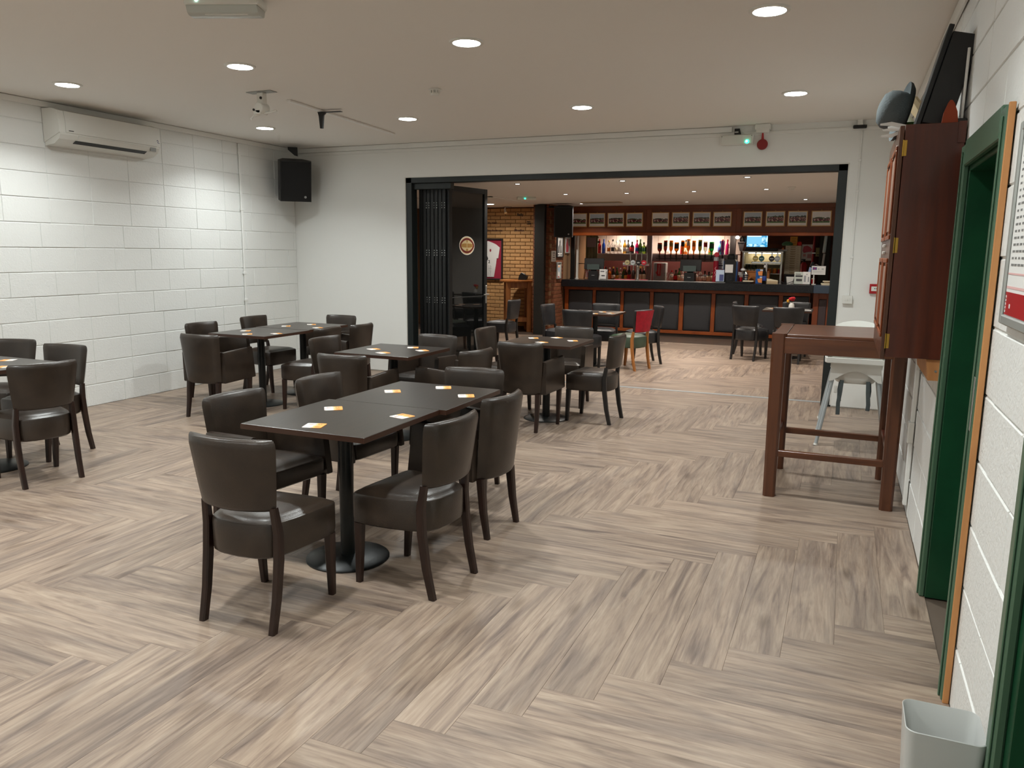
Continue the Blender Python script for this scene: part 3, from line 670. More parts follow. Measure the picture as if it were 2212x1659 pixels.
# ================================================================ left wall, ceiling, back wall fixtures
ac = thing('air_conditioner', 'white wall-mounted air conditioner high on the left block wall', 'air conditioner', (XL+.008, 0, 0))
pr = [(0, 2.815), (.12, 2.812), (.19, 2.79), (.205, 2.70), (.205, 2.585), (.185, 2.545), (.12, 2.505), (0, 2.49)]
ob('body', MB().prism(pr, 5.115, 6.235, 'y').mesh('body', cream if 0 else wplast, 25), ac)
pb = ob('end_cover', MB().prism([(0, 2.818), (.123, 2.815), (.193, 2.793), (.209, 2.70), (.209, 2.60), (0, 2.52)], 5.105, 5.17, 'y').mesh('end_cover', wplast, 25), ac)
ob('end_cover', MB().prism([(0, 2.818), (.123, 2.815), (.193, 2.793), (.209, 2.70), (.209, 2.60), (0, 2.52)], 6.20, 6.245, 'y').mesh('end_cover', wplast, 25), ac)
ob('front_panel', MB().prism([(.19, 2.79), (.198, 2.792), (.2135, 2.70), (.2135, 2.605), (.206, 2.602)], 5.172, 6.198, 'y').mesh('front_panel', wplast, 25), ac)
ob('louvre', MB().prism([(.206, 2.592), (.212, 2.588), (.192, 2.545), (.186, 2.55)], 5.30, 6.09, 'y').mesh('louvre', wplast), ac)
ob('air_slot', MB().prism([(.186, 2.541), (.190, 2.543), (.150, 2.523), (.148, 2.519)], 5.28, 6.09, 'y').mesh('air_slot', blackp), ac)
ob('display', MB().box(.196, 6.12, 2.552, .2085, 6.19, 2.590, .002).mesh('display', greyp), ac)
ob('badge', MB().box(.212, 5.20, 2.618, .2145, 5.25, 2.625).mesh('badge', ink), ac)
o = ob('sticker', MB().tube([(.2095, 6.203, 2.66), (.2095, 6.215, 2.67), (.2095, 6.222, 2.655), (.2095, 6.21, 2.645), (.2095, 6.235, 2.64)], .003, 5).mesh('sticker', M('blue_ink', S(60, 70, 130), .5)), ac)
cd = thing('cable_conduit', 'thin white cable conduit running down the left block wall by the corner', 'conduit', (XL+.012, 7.6208, 0))
ob('pipe', MB().box(-.002, -.014, .62, .018, .014, ZC-.06, .004).mesh('pipe', white), cd)
for z in (.95, 1.28, 2.05, 2.72): ob('clip', MB().box(-.002, -.022, z-.015, .022, .022, z+.015, .003).mesh('clip', white), cd)
def loudspeaker(label, loc, rz, tilt, size, name='loudspeaker'):
    w_, d_, h_ = size
    o = thing(name, label, 'loudspeaker', loc); o.rotation_euler = (tilt, 0, rz)
    pl_ = [(-w_/2, -d_*.12), (-w_/2*.93, -d_/2), (w_/2*.93, -d_/2), (w_/2, -d_*.12), (w_*.30, d_/2), (-w_*.30, d_/2)]
    ob('cabinet', MB().prism(pl_, -h_/2, h_/2, 'z').mesh('cabinet', blackp), o)
    ob('grille', MB().box(-w_*.44, -d_/2-.008, -h_/2+.012, w_*.44, -d_/2-.0005, h_/2-.012, .006).mesh('grille', speakerm), o)
    ob('badge', MB().lathe([(0, -.004), (.014, -.004), (.016, 0)], 12, (w_*.28, -d_/2-.008, -h_/2+.06), 'y').mesh('badge', greyp), o)
    return o
ls = loudspeaker('black loudspeaker hung in the far left corner of the room', (-6.60, 8.33, 2.452), .80, .20, (.41, .32, .50))
ob('wall_arm', MB().tube([(0, .12, 0), (0, .20, .03)], .02).mesh('wall_arm', iron), ls)
T('clip_bracket', 'black clip bracket in the ceiling corner above the corner loudspeaker', 'bracket', [('plate', MB().prism([(-.10, .0), (.02, 0), (.02, -.11), (-.02, -.10), (-.10, -.03)], -.02, .02, 'y'), blackp)], (XL+.17, 8.50, ZC-.005), .6)
el = thing('emergency_light', 'white emergency light batten with a green indicator on the ceiling, at the top edge', 'emergency light', (-3.16, 3.47, ZC), .36)
ob('body', MB().box(-.20, -.07, -.045, .20, .07, -.001, .006).mesh('body', wplast), el)
ob('lens', MB().loft([[(x, y, z) for x, y in ((-.19, -a), (.19, -a), (.19, a), (-.19, a))] for a, z in ((.065, -.046), (.05, -.080), (.03, -.088))]).mesh('lens', M('frosted_lens', (.70, .74, .70), .25, trans=.3)), el)
ob('indicator', MB().lathe([(0, -.006), (.006, -.004), (.007, 0)], 12, (-.13, -.072, -.022), 'y').mesh('indicator', led_w), el)
ob('tube', MB().tube([(-.1, -.035, -.0845), (.13, -.035, -.0845)], .004).mesh('tube', wplast), el)
pm = thing('projector_mount', 'white empty projector ceiling mount with tilted arms', 'bracket', (-4.667, 5.50, ZC))
ob('plate', MB().box(-.13, -.045, -.006, .13, .045, -.001, .002).mesh('plate', greyp), pm)
ob('stem', MB().box(-.032, -.03, -.10, .032, .03, -.006, .006).mesh('stem', wplast), pm)
ob('head', MB().lathe([(.04, -.05), (.045, -.045), (.045, .045), (.04, .05)], 16, (0, 0, -.135), 'y').box(-.055, -.05, -.185, .02, .05, -.15, .006).mesh('head', wplast), pm)
ob('arm', MB().tube([(-.02, 0, -.18), (.06, .03, -.165), (.11, .05, -.15)], .009, 8, 2).mesh('arm', wplast), pm)
ob('arm', MB().tube([(-.02, 0, -.18), (-.07, -.03, -.20), (-.08, -.05, -.225)], .009, 8, 2).mesh('arm', wplast), pm)
ob('bolt', MB().lathe([(0, -.008), (.011, -.008), (.012, 0)], 10, (.018, -.031, -.055), 'y').lathe([(0, -.008), (.009, -.008), (.010, 0)], 10, (-.045, -.051, -.15), 'y').mesh('bolt', ink), pm)
T('cable_trunking', 'pale cable trunking strip along the ceiling behind the projector mount', 'trunking', [('lid', MB().box(-.022, -1.02, -.018, .022, 1.02, -.001, .003), white), ('joint', MB().box(-.024, -.05, -.020, .024, .05, -.002, .003), white)], (-4.755, 6.87, ZC), .084)
T('ceiling_hook', 'black hooked bracket under the pale ceiling trunking strip', 'hook', [('plate', MB().box(-.03, -.02, -.026, .22, .02, -.020, .002), blackp), ('prong', MB().prism([(-.03, -.024), (.055, -.024), (.028, -.05), (.015, -.17), (-.01, -.17), (-.02, -.06)], -.012, .012, 'y'), blackp)], (-4.712, 6.38, ZC), .1)
sd = thing('smoke_detector', 'small white smoke detector on the ceiling of the function room', 'smoke detector', (-3.217, 5.90, ZC))
ob('base', MB().lathe([(.05, -.001), (.052, -.012), (.048, -.016)], 20).mesh('base', wplast), sd)
ob('cap', MB().lathe([(.034, -.034), (.036, -.046), (.030, -.052), (0, -.053)], 20).mesh('cap', wplast), sd)
for k in range(8): a = k*PI/4; ob('rib', MB().box(.036*math.cos(a)-.004, .036*math.sin(a)-.004, -.036, .036*math.cos(a)+.004, .036*math.sin(a)+.004, -.012).mesh('rib', wplast), sd)
T('smoke_detector', 'faint white smoke detector on the bar room ceiling, right of the spotlights', 'smoke detector', [('base', MB().lathe([(.05, -.001), (.052, -.014), (.046, -.018)], 18), wplast), ('cap', MB().lathe([(.036, -.018), (.034, -.040), (0, -.044)], 18), wplast)], (-.75, 11.3, ZC2))
ex = thing('emergency_light', 'white emergency light box with a bright green indicator above the opening', 'emergency light', (-1.142, YB, 2.742))
ob('body', MB().box(-.166, -.055, -.050, .166, -.001, .050, .004).mesh('body', wplast), ex)
ob('cover', MB().box(-.155, -.062, -.044, .155, -.0552, .044, .003).mesh('cover', M('opal_cover', (.70, .71, .66), .3)), ex)
ob('indicator', MB().lathe([(0, -.012), (.016, -.010), (.020, -.002)], 14, (.105, -.062, -.024), 'y').mesh('indicator', led_g), ex)
ob('indicator_core', MB().lathe([(0, -.0135), (.009, -.0125), (.010, -.011)], 12, (.103, -.062, -.022), 'y').mesh('indicator_core', led_w), ex)
for x in (-.150, .150): ob('screw', MB().lathe([(0, -.003), (.004, -.003), (.004, 0)], 8, (x, -.0625, .034), 'y').mesh('screw', ink), ex)
T('clip_bracket', 'black clip at the end of the trunking above the green-lit emergency light', 'bracket', [('jaw', MB().prism([(-.02, 0), (.03, 0), (.045, -.05), (.04, -.09), (-.02, -.09)], -.045, -.024, 'y'), blackp), ('pin', MB().box(-.015, -.05, -.04, .02, -.0455, -.03), steel)], (-1.15, YB, ZC-.03))
fs = thing('fire_sounder', 'white square fire beacon with a red disc hanging below it', 'alarm', (-.885, YB-.03, ZC))
ob('housing', MB().box(-.075, -.075, -.055, .075, .027, -.001, .006).box(-.065, -.07, -.085, .065, .022, -.052, .004).mesh('housing', wplast), fs)
ob('stem', MB().prism([(-.010, -.085), (.006, -.085), (.014, -.155), (-.014, -.155)], -.012, -.004, 'y').mesh('stem', redp), fs)
ob('disc', MB().lathe([(0, -.016), (.050, -.016), (.054, -.010), (.054, -.002), (0, -.001)], 28, (0, 0, -.198), 'y').mesh('disc', M('dark_red_disc', S(134, 18, 18), .4)), fs)
T('clip_bracket', 'black bar clip on the ceiling edge above the wall socket conduit', 'bracket', [('bar', MB().box(-.062, -.05, -.085, .062, -.02, -.052, .006), blackp), ('foot', MB().box(-.025, -.045, -.052, .025, -.02, -.001), wplast)], (.025, YB, ZC))
wc = thing('cable_conduit', 'white conduit running down beside the opening to the wall switch', 'conduit', (.048, YB, 0))
ob('pipe', MB().box(-.008, -.014, 1.165, .008, -.001, ZC-.10, .003).mesh('pipe', white), wc)
for z in (1.55, 2.2, 2.5): ob('clip', MB().box(-.016, -.018, z-.012, .016, -.001, z+.012, .003).mesh('clip', white), wc)
ws = thing('wall_switch', 'white switch box on the back wall just right of the opening', 'switch', (.038, YB, 1.125))
ob('box', MB().box(-.045, -.030, -.040, .045, -.001, .040, .004).mesh('box', wplast), ws)
ob('plate', MB().box(-.047, -.038, -.042, .047, -.0305, .042, .003).mesh('plate', wplast), ws)
for x in (-.02, 0, .02): ob('rocker', MB().box(x-.006, -.042, -.012, x+.006, -.0385, .012, .001).mesh('rocker', wplast), ws)
cp = thing('call_point', 'red fire alarm call point on the back wall beside the mahogany cabinet', 'call point', (.283, YB, 1.24))
ob('box', MB().box(-.048, -.035, -.048, .048, -.001, .048, .004).mesh('box', redp), cp)
ob('plate', MB().box(-.032, -.040, -.022, .032, -.0355, .024, .002).mesh('plate', wplast), cp)
ob('arrow', MB().box(-.004, -.0415, -.002, .004, -.0402, .008).box(.012, -.0415, -.002, .019, -.0402, .008).mesh('arrow', ink), cp)
# ================================================================ right wall
cb = thing('wall_cabinet', 'tall mahogany wall cabinet fixed high on the right wall', 'cabinet')
cx0, cx1, cy0, cy1, cz0, cz1 = .205, XR-.010, 4.103, 5.08, 1.088, 2.160
ob('side_panel', MB().box(cx0, cy0, cz0, cx1, cy0+.02, cz1, .0015).mesh('side_panel', mahog_d), cb)
ob('side_panel', MB().box(cx0, cy1-.02, cz0, cx1, cy1, cz1, .0015).mesh('side_panel', mahog_d), cb)
ob('bottom_panel', MB().box(cx0+.002, cy0+.02, cz0+.005, cx1, cy1-.02, cz0+.025).mesh('bottom_panel', mahog_d), cb)
ob('top_panel', MB().box(cx0+.002, cy0+.02, cz1-.03, cx1, cy1-.02, cz1-.010).mesh('top_panel', mahog_d), cb)
ob('back_batten', MB().box(cx1-.03, cy0-.006, cz1-.09, cx1+.002, cy0-.0005, cz1+.004, .001).mesh('back_batten', mahog_d), cb)
for a, b, nm in ((cy0+.002, (cy0+cy1)/2-.002, 0), ((cy0+cy1)/2+.002, cy1-.002, 1)):
    d = ob('door', MB().box(cx0-.022, a, cz0-.012, cx0-.003, b, cz1-.004, .002).mesh('door', mahog), cb)
    for z0, z1 in ((cz0+.09, 1.555), (1.645, cz1-.085)):
        ob('moulding', MB().box(cx0-.030, a+.05, z0, cx0-.0225, b-.05, z0+.022, .003).box(cx0-.030, a+.05, z1-.022, cx0-.0225, b-.05, z1, .003)
           .box(cx0-.030, a+.05, z0+.022, cx0-.0225, a+.072, z1-.022, .003).box(cx0-.030, b-.072, z0+.022, cx0-.0225, b-.05, z1-.022, .003).mesh('moulding', barwood), d)
        ob('inset_panel', MB().box(cx0-.0255, a+.09, z0+.04, cx0-.0225, b-.09, z1-.04, .001).mesh('inset_panel', M('pale_inset', S(150, 120, 104), .5)), d)
    for z in (1.165, 1.616, 2.056):
        y = a if not nm else b
        ob('hinge', MB().box(cx0-.004, y-.004, z-.035, cx0+.012, y+.001, z+.035, .001).tube([(cx0-.004, y-.004, z-.036), (cx0-.004, y-.004, z+.036)], .004).mesh('hinge', brass), d)
ob('catch', MB().box(cx0-.036, (cy0+cy1)/2-.07, 1.575, cx0-.0225, (cy0+cy1)/2-.02, 1.59, .002).box(cx0-.036, (cy0+cy1)/2-.07, 1.61, cx0-.0225, (cy0+cy1)/2-.02, 1.625, .002).mesh('catch', wplast), cb)
# things on the cabinet
bo = thing('black_tray', 'long black lipped tray leaning against the wall on top of the mahogany cabinet', 'tray', (.262, 4.215, cz1+.026)); bo.rotation_euler = (0, .235, 0)
ob('base', MB().box(.012, 0, 0, .130, .30, .405, .003).mesh('base', blackp), bo)
ob('lip', MB().box(-.012, -.006, -.02, .011, .306, .432, .003).mesh('lip', blackm), bo)
ht = thing('bowler_hat', 'grey felt bowler hat lying on its side on top of the mahogany cabinet', 'hat', (.214, 4.50, cz1+.115)); ht.rotation_euler = (0, -1.35, .15)
ob('crown', MB().lathe([(.085, 0), (.093, .02), (.096, .055), (.090, .09), (.070, .115), (.03, .126), (0, .128)], 28).mesh('crown', fabricg, 60), ht)
ob('brim', MB().lathe([(.085, -.004), (.12, -.006), (.140, .010), (.144, .024), (.137, .020), (.118, .004), (.088, .004)], 28, cap=False).mesh('brim', fabricg, 60), ht)
mb = MB()
for k, (dx, dz) in enumerate(((-.10, .015), (-.085, -.010), (-.065, .004), (-.09, -.035))): mb.prism([(.02, -.012), (.03, .006), (dx*.5, dz+.012), (dx, dz+.006), (dx, dz-.002), (dx*.5, dz-.006)], .012*k, .012*k+.004, 'y')
T('paper_hand', 'torn white paper strips sticking out over the cabinet front edge', 'paper', [('strips', mb, paper)], (.20, 4.25, cz1+.010))
T('green_box', 'small bright green carton behind the hat on the cabinet', 'box', [('carton', MB().box(-.045, -.05, 0, .045, .05, .075, .002), M('green_card', S(150, 214, 124), .6)), ('flap', MB().box(-.045, -.052, .075, .02, .05, .078), M('green_flap', S(120, 186, 100), .6))], (.25, 4.62, cz1+.001))
T('tan_parcel', 'crumpled tan paper roll propped high behind the hat', 'parcel', [('roll', MB().tube([(0, 0, 0), (-.03, .02, .05), (-.06, .03, .10)], [.028, .034, .03], 9), tan), ('fold', MB().prism([(-.17, .065), (-.10, .13), (-.04, .09), (-.02, .06)], .03, .07, 'y'), tan)], (.315, 4.74, cz1+.12))
T('paper_scroll', 'curled white paper strips behind the hat on the cabinet', 'paper', [('strip', MB().tube([(0, 0, 0), (-.01, 0, .07), (-.05, 0, .13), (-.09, 0, .15)], .006, 6, 3).tube([(.03, 0, 0), (.03, 0, .08), (.0, 0, .14)], .006, 6, 3), paper), ('core', MB().tube([(.03, .03, 0), (.03, .03, .12)], .02, 10), paper)], (.29, 4.76, cz1))
T('rust_cloth', 'rust brown folded cloth between the black tray and the wall on the cabinet', 'cloth', [('cloth', MB().loft([[(x*f, y*f, z) for x, y in ((-.03, -.03), (.03, -.028), (.034, .03), (-.028, .034))] for z, f in ((0, 1.1), (.05, .9), (.09, .45), (.105, .15))]), M('rust_fabric', S(140, 56, 24), .8))], (.383, 4.160, cz1+.001))
T('white_pole', 'thin white pole with a black foot standing on the cabinet by the wall', 'pole', [('shaft', MB().tube([(0, 0, .02), (.004, .02, .33)], .006), paper), ('foot', MB().box(-.022, -.02, 0, .022, .02, .022, .004), blackp)], (.432, 4.165, cz1+.001))
T('wooden_block', 'raw pine bracket block on the right wall under the cabinet', 'bracket', [('block', MB().prism([(XR-.075, 1.085), (XR-.009, 1.085), (XR-.009, .985), (XR-.060, .985)], 4.12, 4.72, 'y'), rawwood), ('screw', MB().lathe([(0, -.002), (.006, -.002), (.006, 0)], 8, (XR-.03, 4.12, 1.03), 'y'), steel)], (0, 0, 0))
rc = thing('cable_conduit', 'wide white trunking rising from the floor on the right wall behind the tall table', 'conduit', (XR-.009, 5.14, 0))
ob('lower_run', MB().box(-.022, -.028, .07, .0, .028, .46, .003).mesh('lower_run', white), rc); ob('upper_run', MB().box(-.022, -.028, .585, .0, .028, 1.05, .003).mesh('upper_run', white), rc); ob('joint_box', MB().box(-.032, -.04, .46, .0, .04, .585, .003).mesh('joint_box', wplast), rc)
# door in the right wall
dr = thing('door_1', 'green gloss door recessed in the right wall, framed with green architrave', 'door'); dr['kind'] = 'structure'; del dr['category']; del dr['label']
ob('jamb', MB().box(XR-.006, 3.88, 0, XR+.24, 3.958, 2.0, .003).mesh('jamb', greenp), dr)
ob('jamb', MB().box(XR-.006, 2.982, 0, XR+.24, 3.05, 2.0, .003).mesh('jamb', greenp), dr)
ob('head', MB().box(XR-.006, 3.05, 1.925, XR+.24, 3.88, 1.998, .003).mesh('head', greenp), dr)
for y0, y1, zt in ((3.885, 4.000, 2.04), (2.945, 3.045, 2.04)):
    ob('architrave', MB().box(XR-.030, y0, 0, XR-.0065, y1, zt, .005).mesh('architrave', greenl), dr)
    ob('stop_bead', MB().box(XR-.036, y0+.035, 0, XR-.0305, y0+.05, zt-.03, .002).mesh('stop_bead', greenl), dr)
ob('architrave', MB().box(XR-.030, 3.046, 1.945, XR-.0065, 3.884, 2.055, .005).mesh('architrave', greenl), dr)
ob('packing_strip', MB().box(XR-.026, 2.931, 0, XR-.0065, 2.9445, 2.045, .002).mesh('packing_strip', rawwood), dr)
dl_ = ob('leaf', MB().box(XR+.125, 3.052, .008, XR+.165, 3.878, 1.922, .002).mesh('leaf', greenp), dr)
ob('door_handle', MB().tube([(XR+.124, 3.17, 1.02), (XR+.07, 3.17, 1.02), (XR+.068, 3.19, 1.02), (XR+.068, 3.29, 1.015)], .009).box(XR+.118, 3.145, .93, XR+.1248, 3.195, 1.11, .002).mesh('door_handle', steel), dl_)
ob('push_plate', MB().box(XR-.0325, 2.955, .985, XR-.0302, 2.985, 1.17, .001).mesh('push_plate', steel), dr)
d2 = thing('door_2', '', ''); d2['kind'] = 'structure'; del d2['category']; del d2['label']
ob('architrave', MB().box(XR-.030, 2.085, 0, XR-.0065, 2.175, 2.04, .005).mesh('architrave', greenl), d2)
ob('architrave', MB().box(XR-.030, .85, 1.95, XR-.0065, 2.085, 2.04, .005).mesh('architrave', greenl), d2)
ob('jamb', MB().box(XR-.006, 2.04, 0, XR+.24, 2.118, 2.0, .003).mesh('jamb', greenp), d2)
ob('stop_bead', MB().box(XR-.036, 2.10, 0, XR-.0305, 2.125, 2.0, .002).mesh('stop_bead', greenl), d2)
ob('leaf', MB().box(XR+.10, .92, .008, XR+.14, 2.038, 1.96, .002).mesh('leaf', greenp), d2)
struct('wall_passage', MB().box(XR+.30, .5, -.05, XR+.36, 4.5, ZC), white)
# notice frame
nf = thing('price_notice', 'grey framed price notice with a red bottom band on the right wall', 'notice', (XR-.006, 0, 0))
ny0, ny1, nz0, nz1 = 2.13, 2.705, 1.372, 1.95
ob('back_board', MB().box(-.010, ny0, nz0, -.004, ny1, nz1).mesh('back_board', greyp), nf)
ob('frame', MB().box(-.020, ny1-.028, nz0, -.0102, ny1, nz1, .004).box(-.020, ny0, nz0, -.0102, ny0+.028, nz1, .004).box(-.020, ny0+.028, nz0, -.0102, ny1-.028, nz0+.028, .004).box(-.020, ny0+.028, nz1-.028, -.0102, ny1-.028, nz1, .004).mesh('frame', M('grey_snap_frame', S(168, 172, 168), .35, metal=.3)), nf)
ps = ob('poster', MB().box(-.0125, ny0+.028, nz0+.028, -.0105, ny1-.028, nz1-.028).mesh('poster', paper), nf)
ob('red_band', MB().box(-.0135, ny0+.028, nz0+.03, -.0126, ny1-.034, nz0+.095).mesh('red_band', redp), ps)
ob('pink_rule', MB().box(-.0135, ny0+.028, nz0+.105, -.0126, ny1-.034, nz0+.112).box(-.0135, ny0+.028, nz0+.145, -.0126, ny1-.034, nz0+.150).mesh('pink_rule', M('pink_print', S(222, 178, 176), .6)), ps)
mb = MB()
for r in range(17):
    for q in range(4): mb.box(-.0135, ny1-.06-q*.045-.035*rnd.uniform(.5, 1), nz0+.17+r*.019, -.0126, ny1-.06-q*.045, nz0+.176+r*.019)
ob('print', mb.mesh('print', M('grey_print', S(120, 120, 118), .6)), ps)
mb = MB()
for r in range(5): mb.box(-.0142, ny1-.052, nz0+.036+r*.0105, -.0136, ny1-.040, nz0+.043+r*.0105)
mb.box(-.0142, ny1-.115, nz0+.05, -.0136, ny1-.10, nz0+.062); ob('white_print', mb.mesh('white_print', paper), ps)
# ================================================================ folding glass doors at the left of the opening
fd = thing('folding_door', 'black folding glass door stack pushed to the left of the opening', 'door')
for k in range(7):
    x = XO0+.125+k*.0555; y1 = 9.50
    l = ob('leaf', MB().box(x-.024, 8.83, .03, x+.024, 8.90, 2.385, .004).box(x-.024, 9.45, .03, x+.024, 9.52, 2.385, .004).box(x-.022, 8.90, .03, x+.022, 9.45, .16, .003).box(x-.022, 8.90, 2.315, x+.022, 9.45, 2.385, .003).mesh('leaf', blackm), fd)
    ob('pane', MB().box(x-.008, 8.90, .16, x+.008, 9.45, 2.315).mesh('pane', tint), l)
    if k in (2, 4, 6):
        mb = MB()
        for z in (2.17, 2.14, 2.11, 1.58, 1.55, 1.52, .98, .95, .92, .40, .37, .34):
            for dx in (-.018, .012): mb.lathe([(0, -.004), (.005, -.004), (.006, 0)], 6, (x-.003+dx*1.3, 8.829, z), 'y')
        ob('hinge_screws', mb.mesh('hinge_screws', chrome), l)
    ob('edge_strip', MB().box(x+.018, 8.822, .05, x+.024, 8.8295, 2.30).mesh('edge_strip', iron), l)
lw = .80
lf = thing('folding_door', 'open black glass door leaf with a round cream sticker, turned into the bar room', 'door', (-4.655, 8.845, 0), 1.36)
ob('frame', MB().box(0, -.025, .02, .065, .025, 2.385, .004).box(lw-.065, -.025, .02, lw, .025, 2.385, .004).box(.065, -.025, .02, lw-.065, .025, .16, .004).box(.065, -.025, 2.32, lw-.065, .025, 2.385, .004).mesh('frame', blackm), lf)
ob('mid_rail', MB().box(.065, -.022, .975, lw-.065, .022, .985, .002).mesh('mid_rail', blackm), lf)
ob('pane', MB().box(.065, -.006, .985, lw-.065, .006, 2.32).mesh('pane', tint), lf); ob('pane', MB().box(.065, -.006, .16, lw-.065, .006, .975).mesh('pane', tint), lf)
hd = ob('handle', MB().box(lw-.045, -.034, .88, lw-.015, -.026, 1.12, .003).tube([(lw-.03, -.03, 1.0), (lw-.03, -.075, 1.0), (lw-.14, -.078, 1.0)], .009).mesh('handle', steel), lf)
st = thing('round_sticker', 'round cream and dark red sticker on the open door leaf', 'sticker', (-4.655, 8.845, 0), 1.36)
scx, scz = .38, 1.645
def ell(kx, kz): return [(scx+.158*kx*math.cos(2*PI*i/40), scz+.120*kz*math.sin(2*PI*i/40)) for i in range(40)]
ob('disc', MB().prism(ell(1, 1), -.0085, -.0065, 'y').mesh('disc', M('cream_print', S(226, 210, 170), .5)), st)
def lens(sx, sz, n=24, p=1.35): return [(scx+sx*math.cos(2*PI*i/n), scz+sz*math.copysign(abs(math.sin(2*PI*i/n))**p, math.sin(2*PI*i/n))) for i in range(n)]
ob('red_ring', MB().prism(lens(.152, .100), -.0095, -.0088, 'y').mesh('red_ring', M('dark_red_print', S(110, 30, 20), .5)), st)
ob('inner_lens', MB().prism(lens(.124, .072), -.0102, -.0096, 'y').mesh('inner_lens', M('pale_cream_print', S(206, 190, 146), .5)), st)
ob('gold_band', MB().prism([(scx-.122, scz+.018), (scx-.06, scz+.027), (scx-.006, scz+.029), (scx-.006, scz-.026), (scx-.06, scz-.024), (scx-.122, scz-.015)], -.0108, -.0103, 'y').prism([(scx+.004, scz+.028), (scx+.06, scz+.026), (scx+.118, scz+.02), (scx+.118, scz-.015), (scx+.06, scz-.025), (scx+.004, scz-.027)], -.0108, -.0103, 'y').box(scx-.011, -.0108, scz+.040, scx+.011, -.0103, scz+.074).box(scx-.02, -.0108, scz-.072, scx+.02, -.0103, scz-.040).mesh('gold_band', M('gold_print', S(164, 126, 66), .5)), st)
ob('rim', MB().loft([[(x, -.0092, z) for x, z in ell(1, 1)], [(x, -.0092, z) for x, z in ell(.955, .945)], [(x, -.0086, z) for x, z in ell(.955, .945)], [(x, -.0086, z) for x, z in ell(1, 1)]], False, False).mesh('rim', paper), st)
# ================================================================ bar room: counter, canopy, back bar
bf = thing('bar_counter', 'mahogany bar front with charcoal padded panels in a row', 'bar')
ob('carcass', MB().box(-5.19, 14.905, .10, -.545, 15.40, .895).mesh('carcass', barwood_d), bf)
ob('plinth', MB().box(-5.19, 14.93, 0, -.545, 15.38, .10).mesh('plinth', darkpl), bf)
edges = [-5.17, -5.095, -4.588, -4.525, -4.018, -3.955, -3.436, -3.366, -2.868, -2.788, -2.270, -2.198, -1.673, -1.602, -1.075, -1.003, -.558]
ob('top_rail', MB().box(-5.19, 14.875, .843, -.545, 14.905, .905, .003).mesh('top_rail', barwood), bf)
ob('bottom_rail', MB().box(-5.19, 14.875, .06, -.545, 14.905, .122, .003).mesh('bottom_rail', barwood), bf)
for i in range(0, len(edges)-1, 2):
    ob('stile', MB().box(edges[i], 14.872, .122, edges[i+1], 14.905, .843, .003).mesh('stile', barwood), bf)
for i in range(1, len(edges)-2, 2):
    a, b = edges[i]+.004, edges[i+1]-.004
    rings = []
    for ins, y in ((0, 14.904), (0, 14.885), (.012, 14.870), (.04, 14.862), (.09, 14.858)):
        rings.append([(a+ins, y, .127+ins), (b-ins, y, .127+ins), (b-ins, y, .839-ins), (a+ins, y, .839-ins)])
    ob('padded_panel', MB().loft(rings).mesh('padded_panel', padm, 50), bf)
ob('padded_panel', MB().box(-.999, 14.868, .127, -.562, 14.904, .839, .012).mesh('padded_panel', padm, 50), bf)
wt = T('worktop', 'glossy black bar worktop with a deep square edge', 'worktop', [('slab', MB().box(-5.20, 14.72, .905, -.50, 15.42, 1.045, .006), granite), ('drip_mat', MB().box(-4.3, 14.86, 1.0455, -2.05, 15.0, 1.052, .002), greyp), ('bar_towel', MB().box(-4.25, 15.20, 1.0455, -3.60, 15.36, 1.056, .002), M('pink_bar_towel', S(214, 90, 110), .9))])
fp = thing('bar_flap', 'narrow hinged bar flap section with blue-grey top at the right end', 'bar')
ob('carcass', MB().box(-.49, 14.905, .05, -.05, 15.40, .895).mesh('carcass', barwood_d), fp)
ob('frame', MB().box(-.495, 14.87, .05, -.40, 14.905, .9, .003).box(-.265, 14.87, .05, -.05, 14.905, .9, .003).box(-.40, 14.87, .80, -.265, 14.905, .9, .003).box(-.40, 14.87, .05, -.265, 14.905, .15, .003).mesh('frame', M('flap_wood', S(128, 66, 40), .4)), fp)
ob('padded_panel', MB().box(-.397, 14.866, .153, -.268, 14.904, .797, .01).mesh('padded_panel', M('plum_padding', S(70, 58, 60), .5)), fp)
ob('flap_top', MB().box(-.497, 14.73, .905, -.05, 15.40, 1.042, .005).mesh('flap_top', M('blue_grey_top', S(58, 70, 84), .4)), fp)
cy = thing('bar_canopy', 'dark mahogany canopy over the bar carrying team photographs', 'canopy')
ob('fascia', MB().box(-5.20, 14.875, 1.95, -.03, 14.90, ZC2-.003).mesh('fascia', barwood_d), cy)
ob('soffit', MB().box(-5.20, 14.90, 1.915, -.03, 15.35, 1.945).mesh('soffit', barwood_d), cy)
ob('bottom_rail', MB().box(-5.22, 14.835, 1.905, -.03, 14.90, 1.962, .006).mesh('bottom_rail', barwood), cy)
ob('upper_moulding', MB().box(-5.20, 14.86, 2.395, -.03, 14.875, ZC2-.004, .004).mesh('upper_moulding', barwood_d), cy)
for a, b in ((-5.20, -5.10), (-3.56, -3.46), (-1.90, -1.81), (-.26, -.17)):
    ob('stile', MB().box(a, 14.858, 1.962, b, 14.8745, 2.395, .004).mesh('stile', barwood_d), cy)
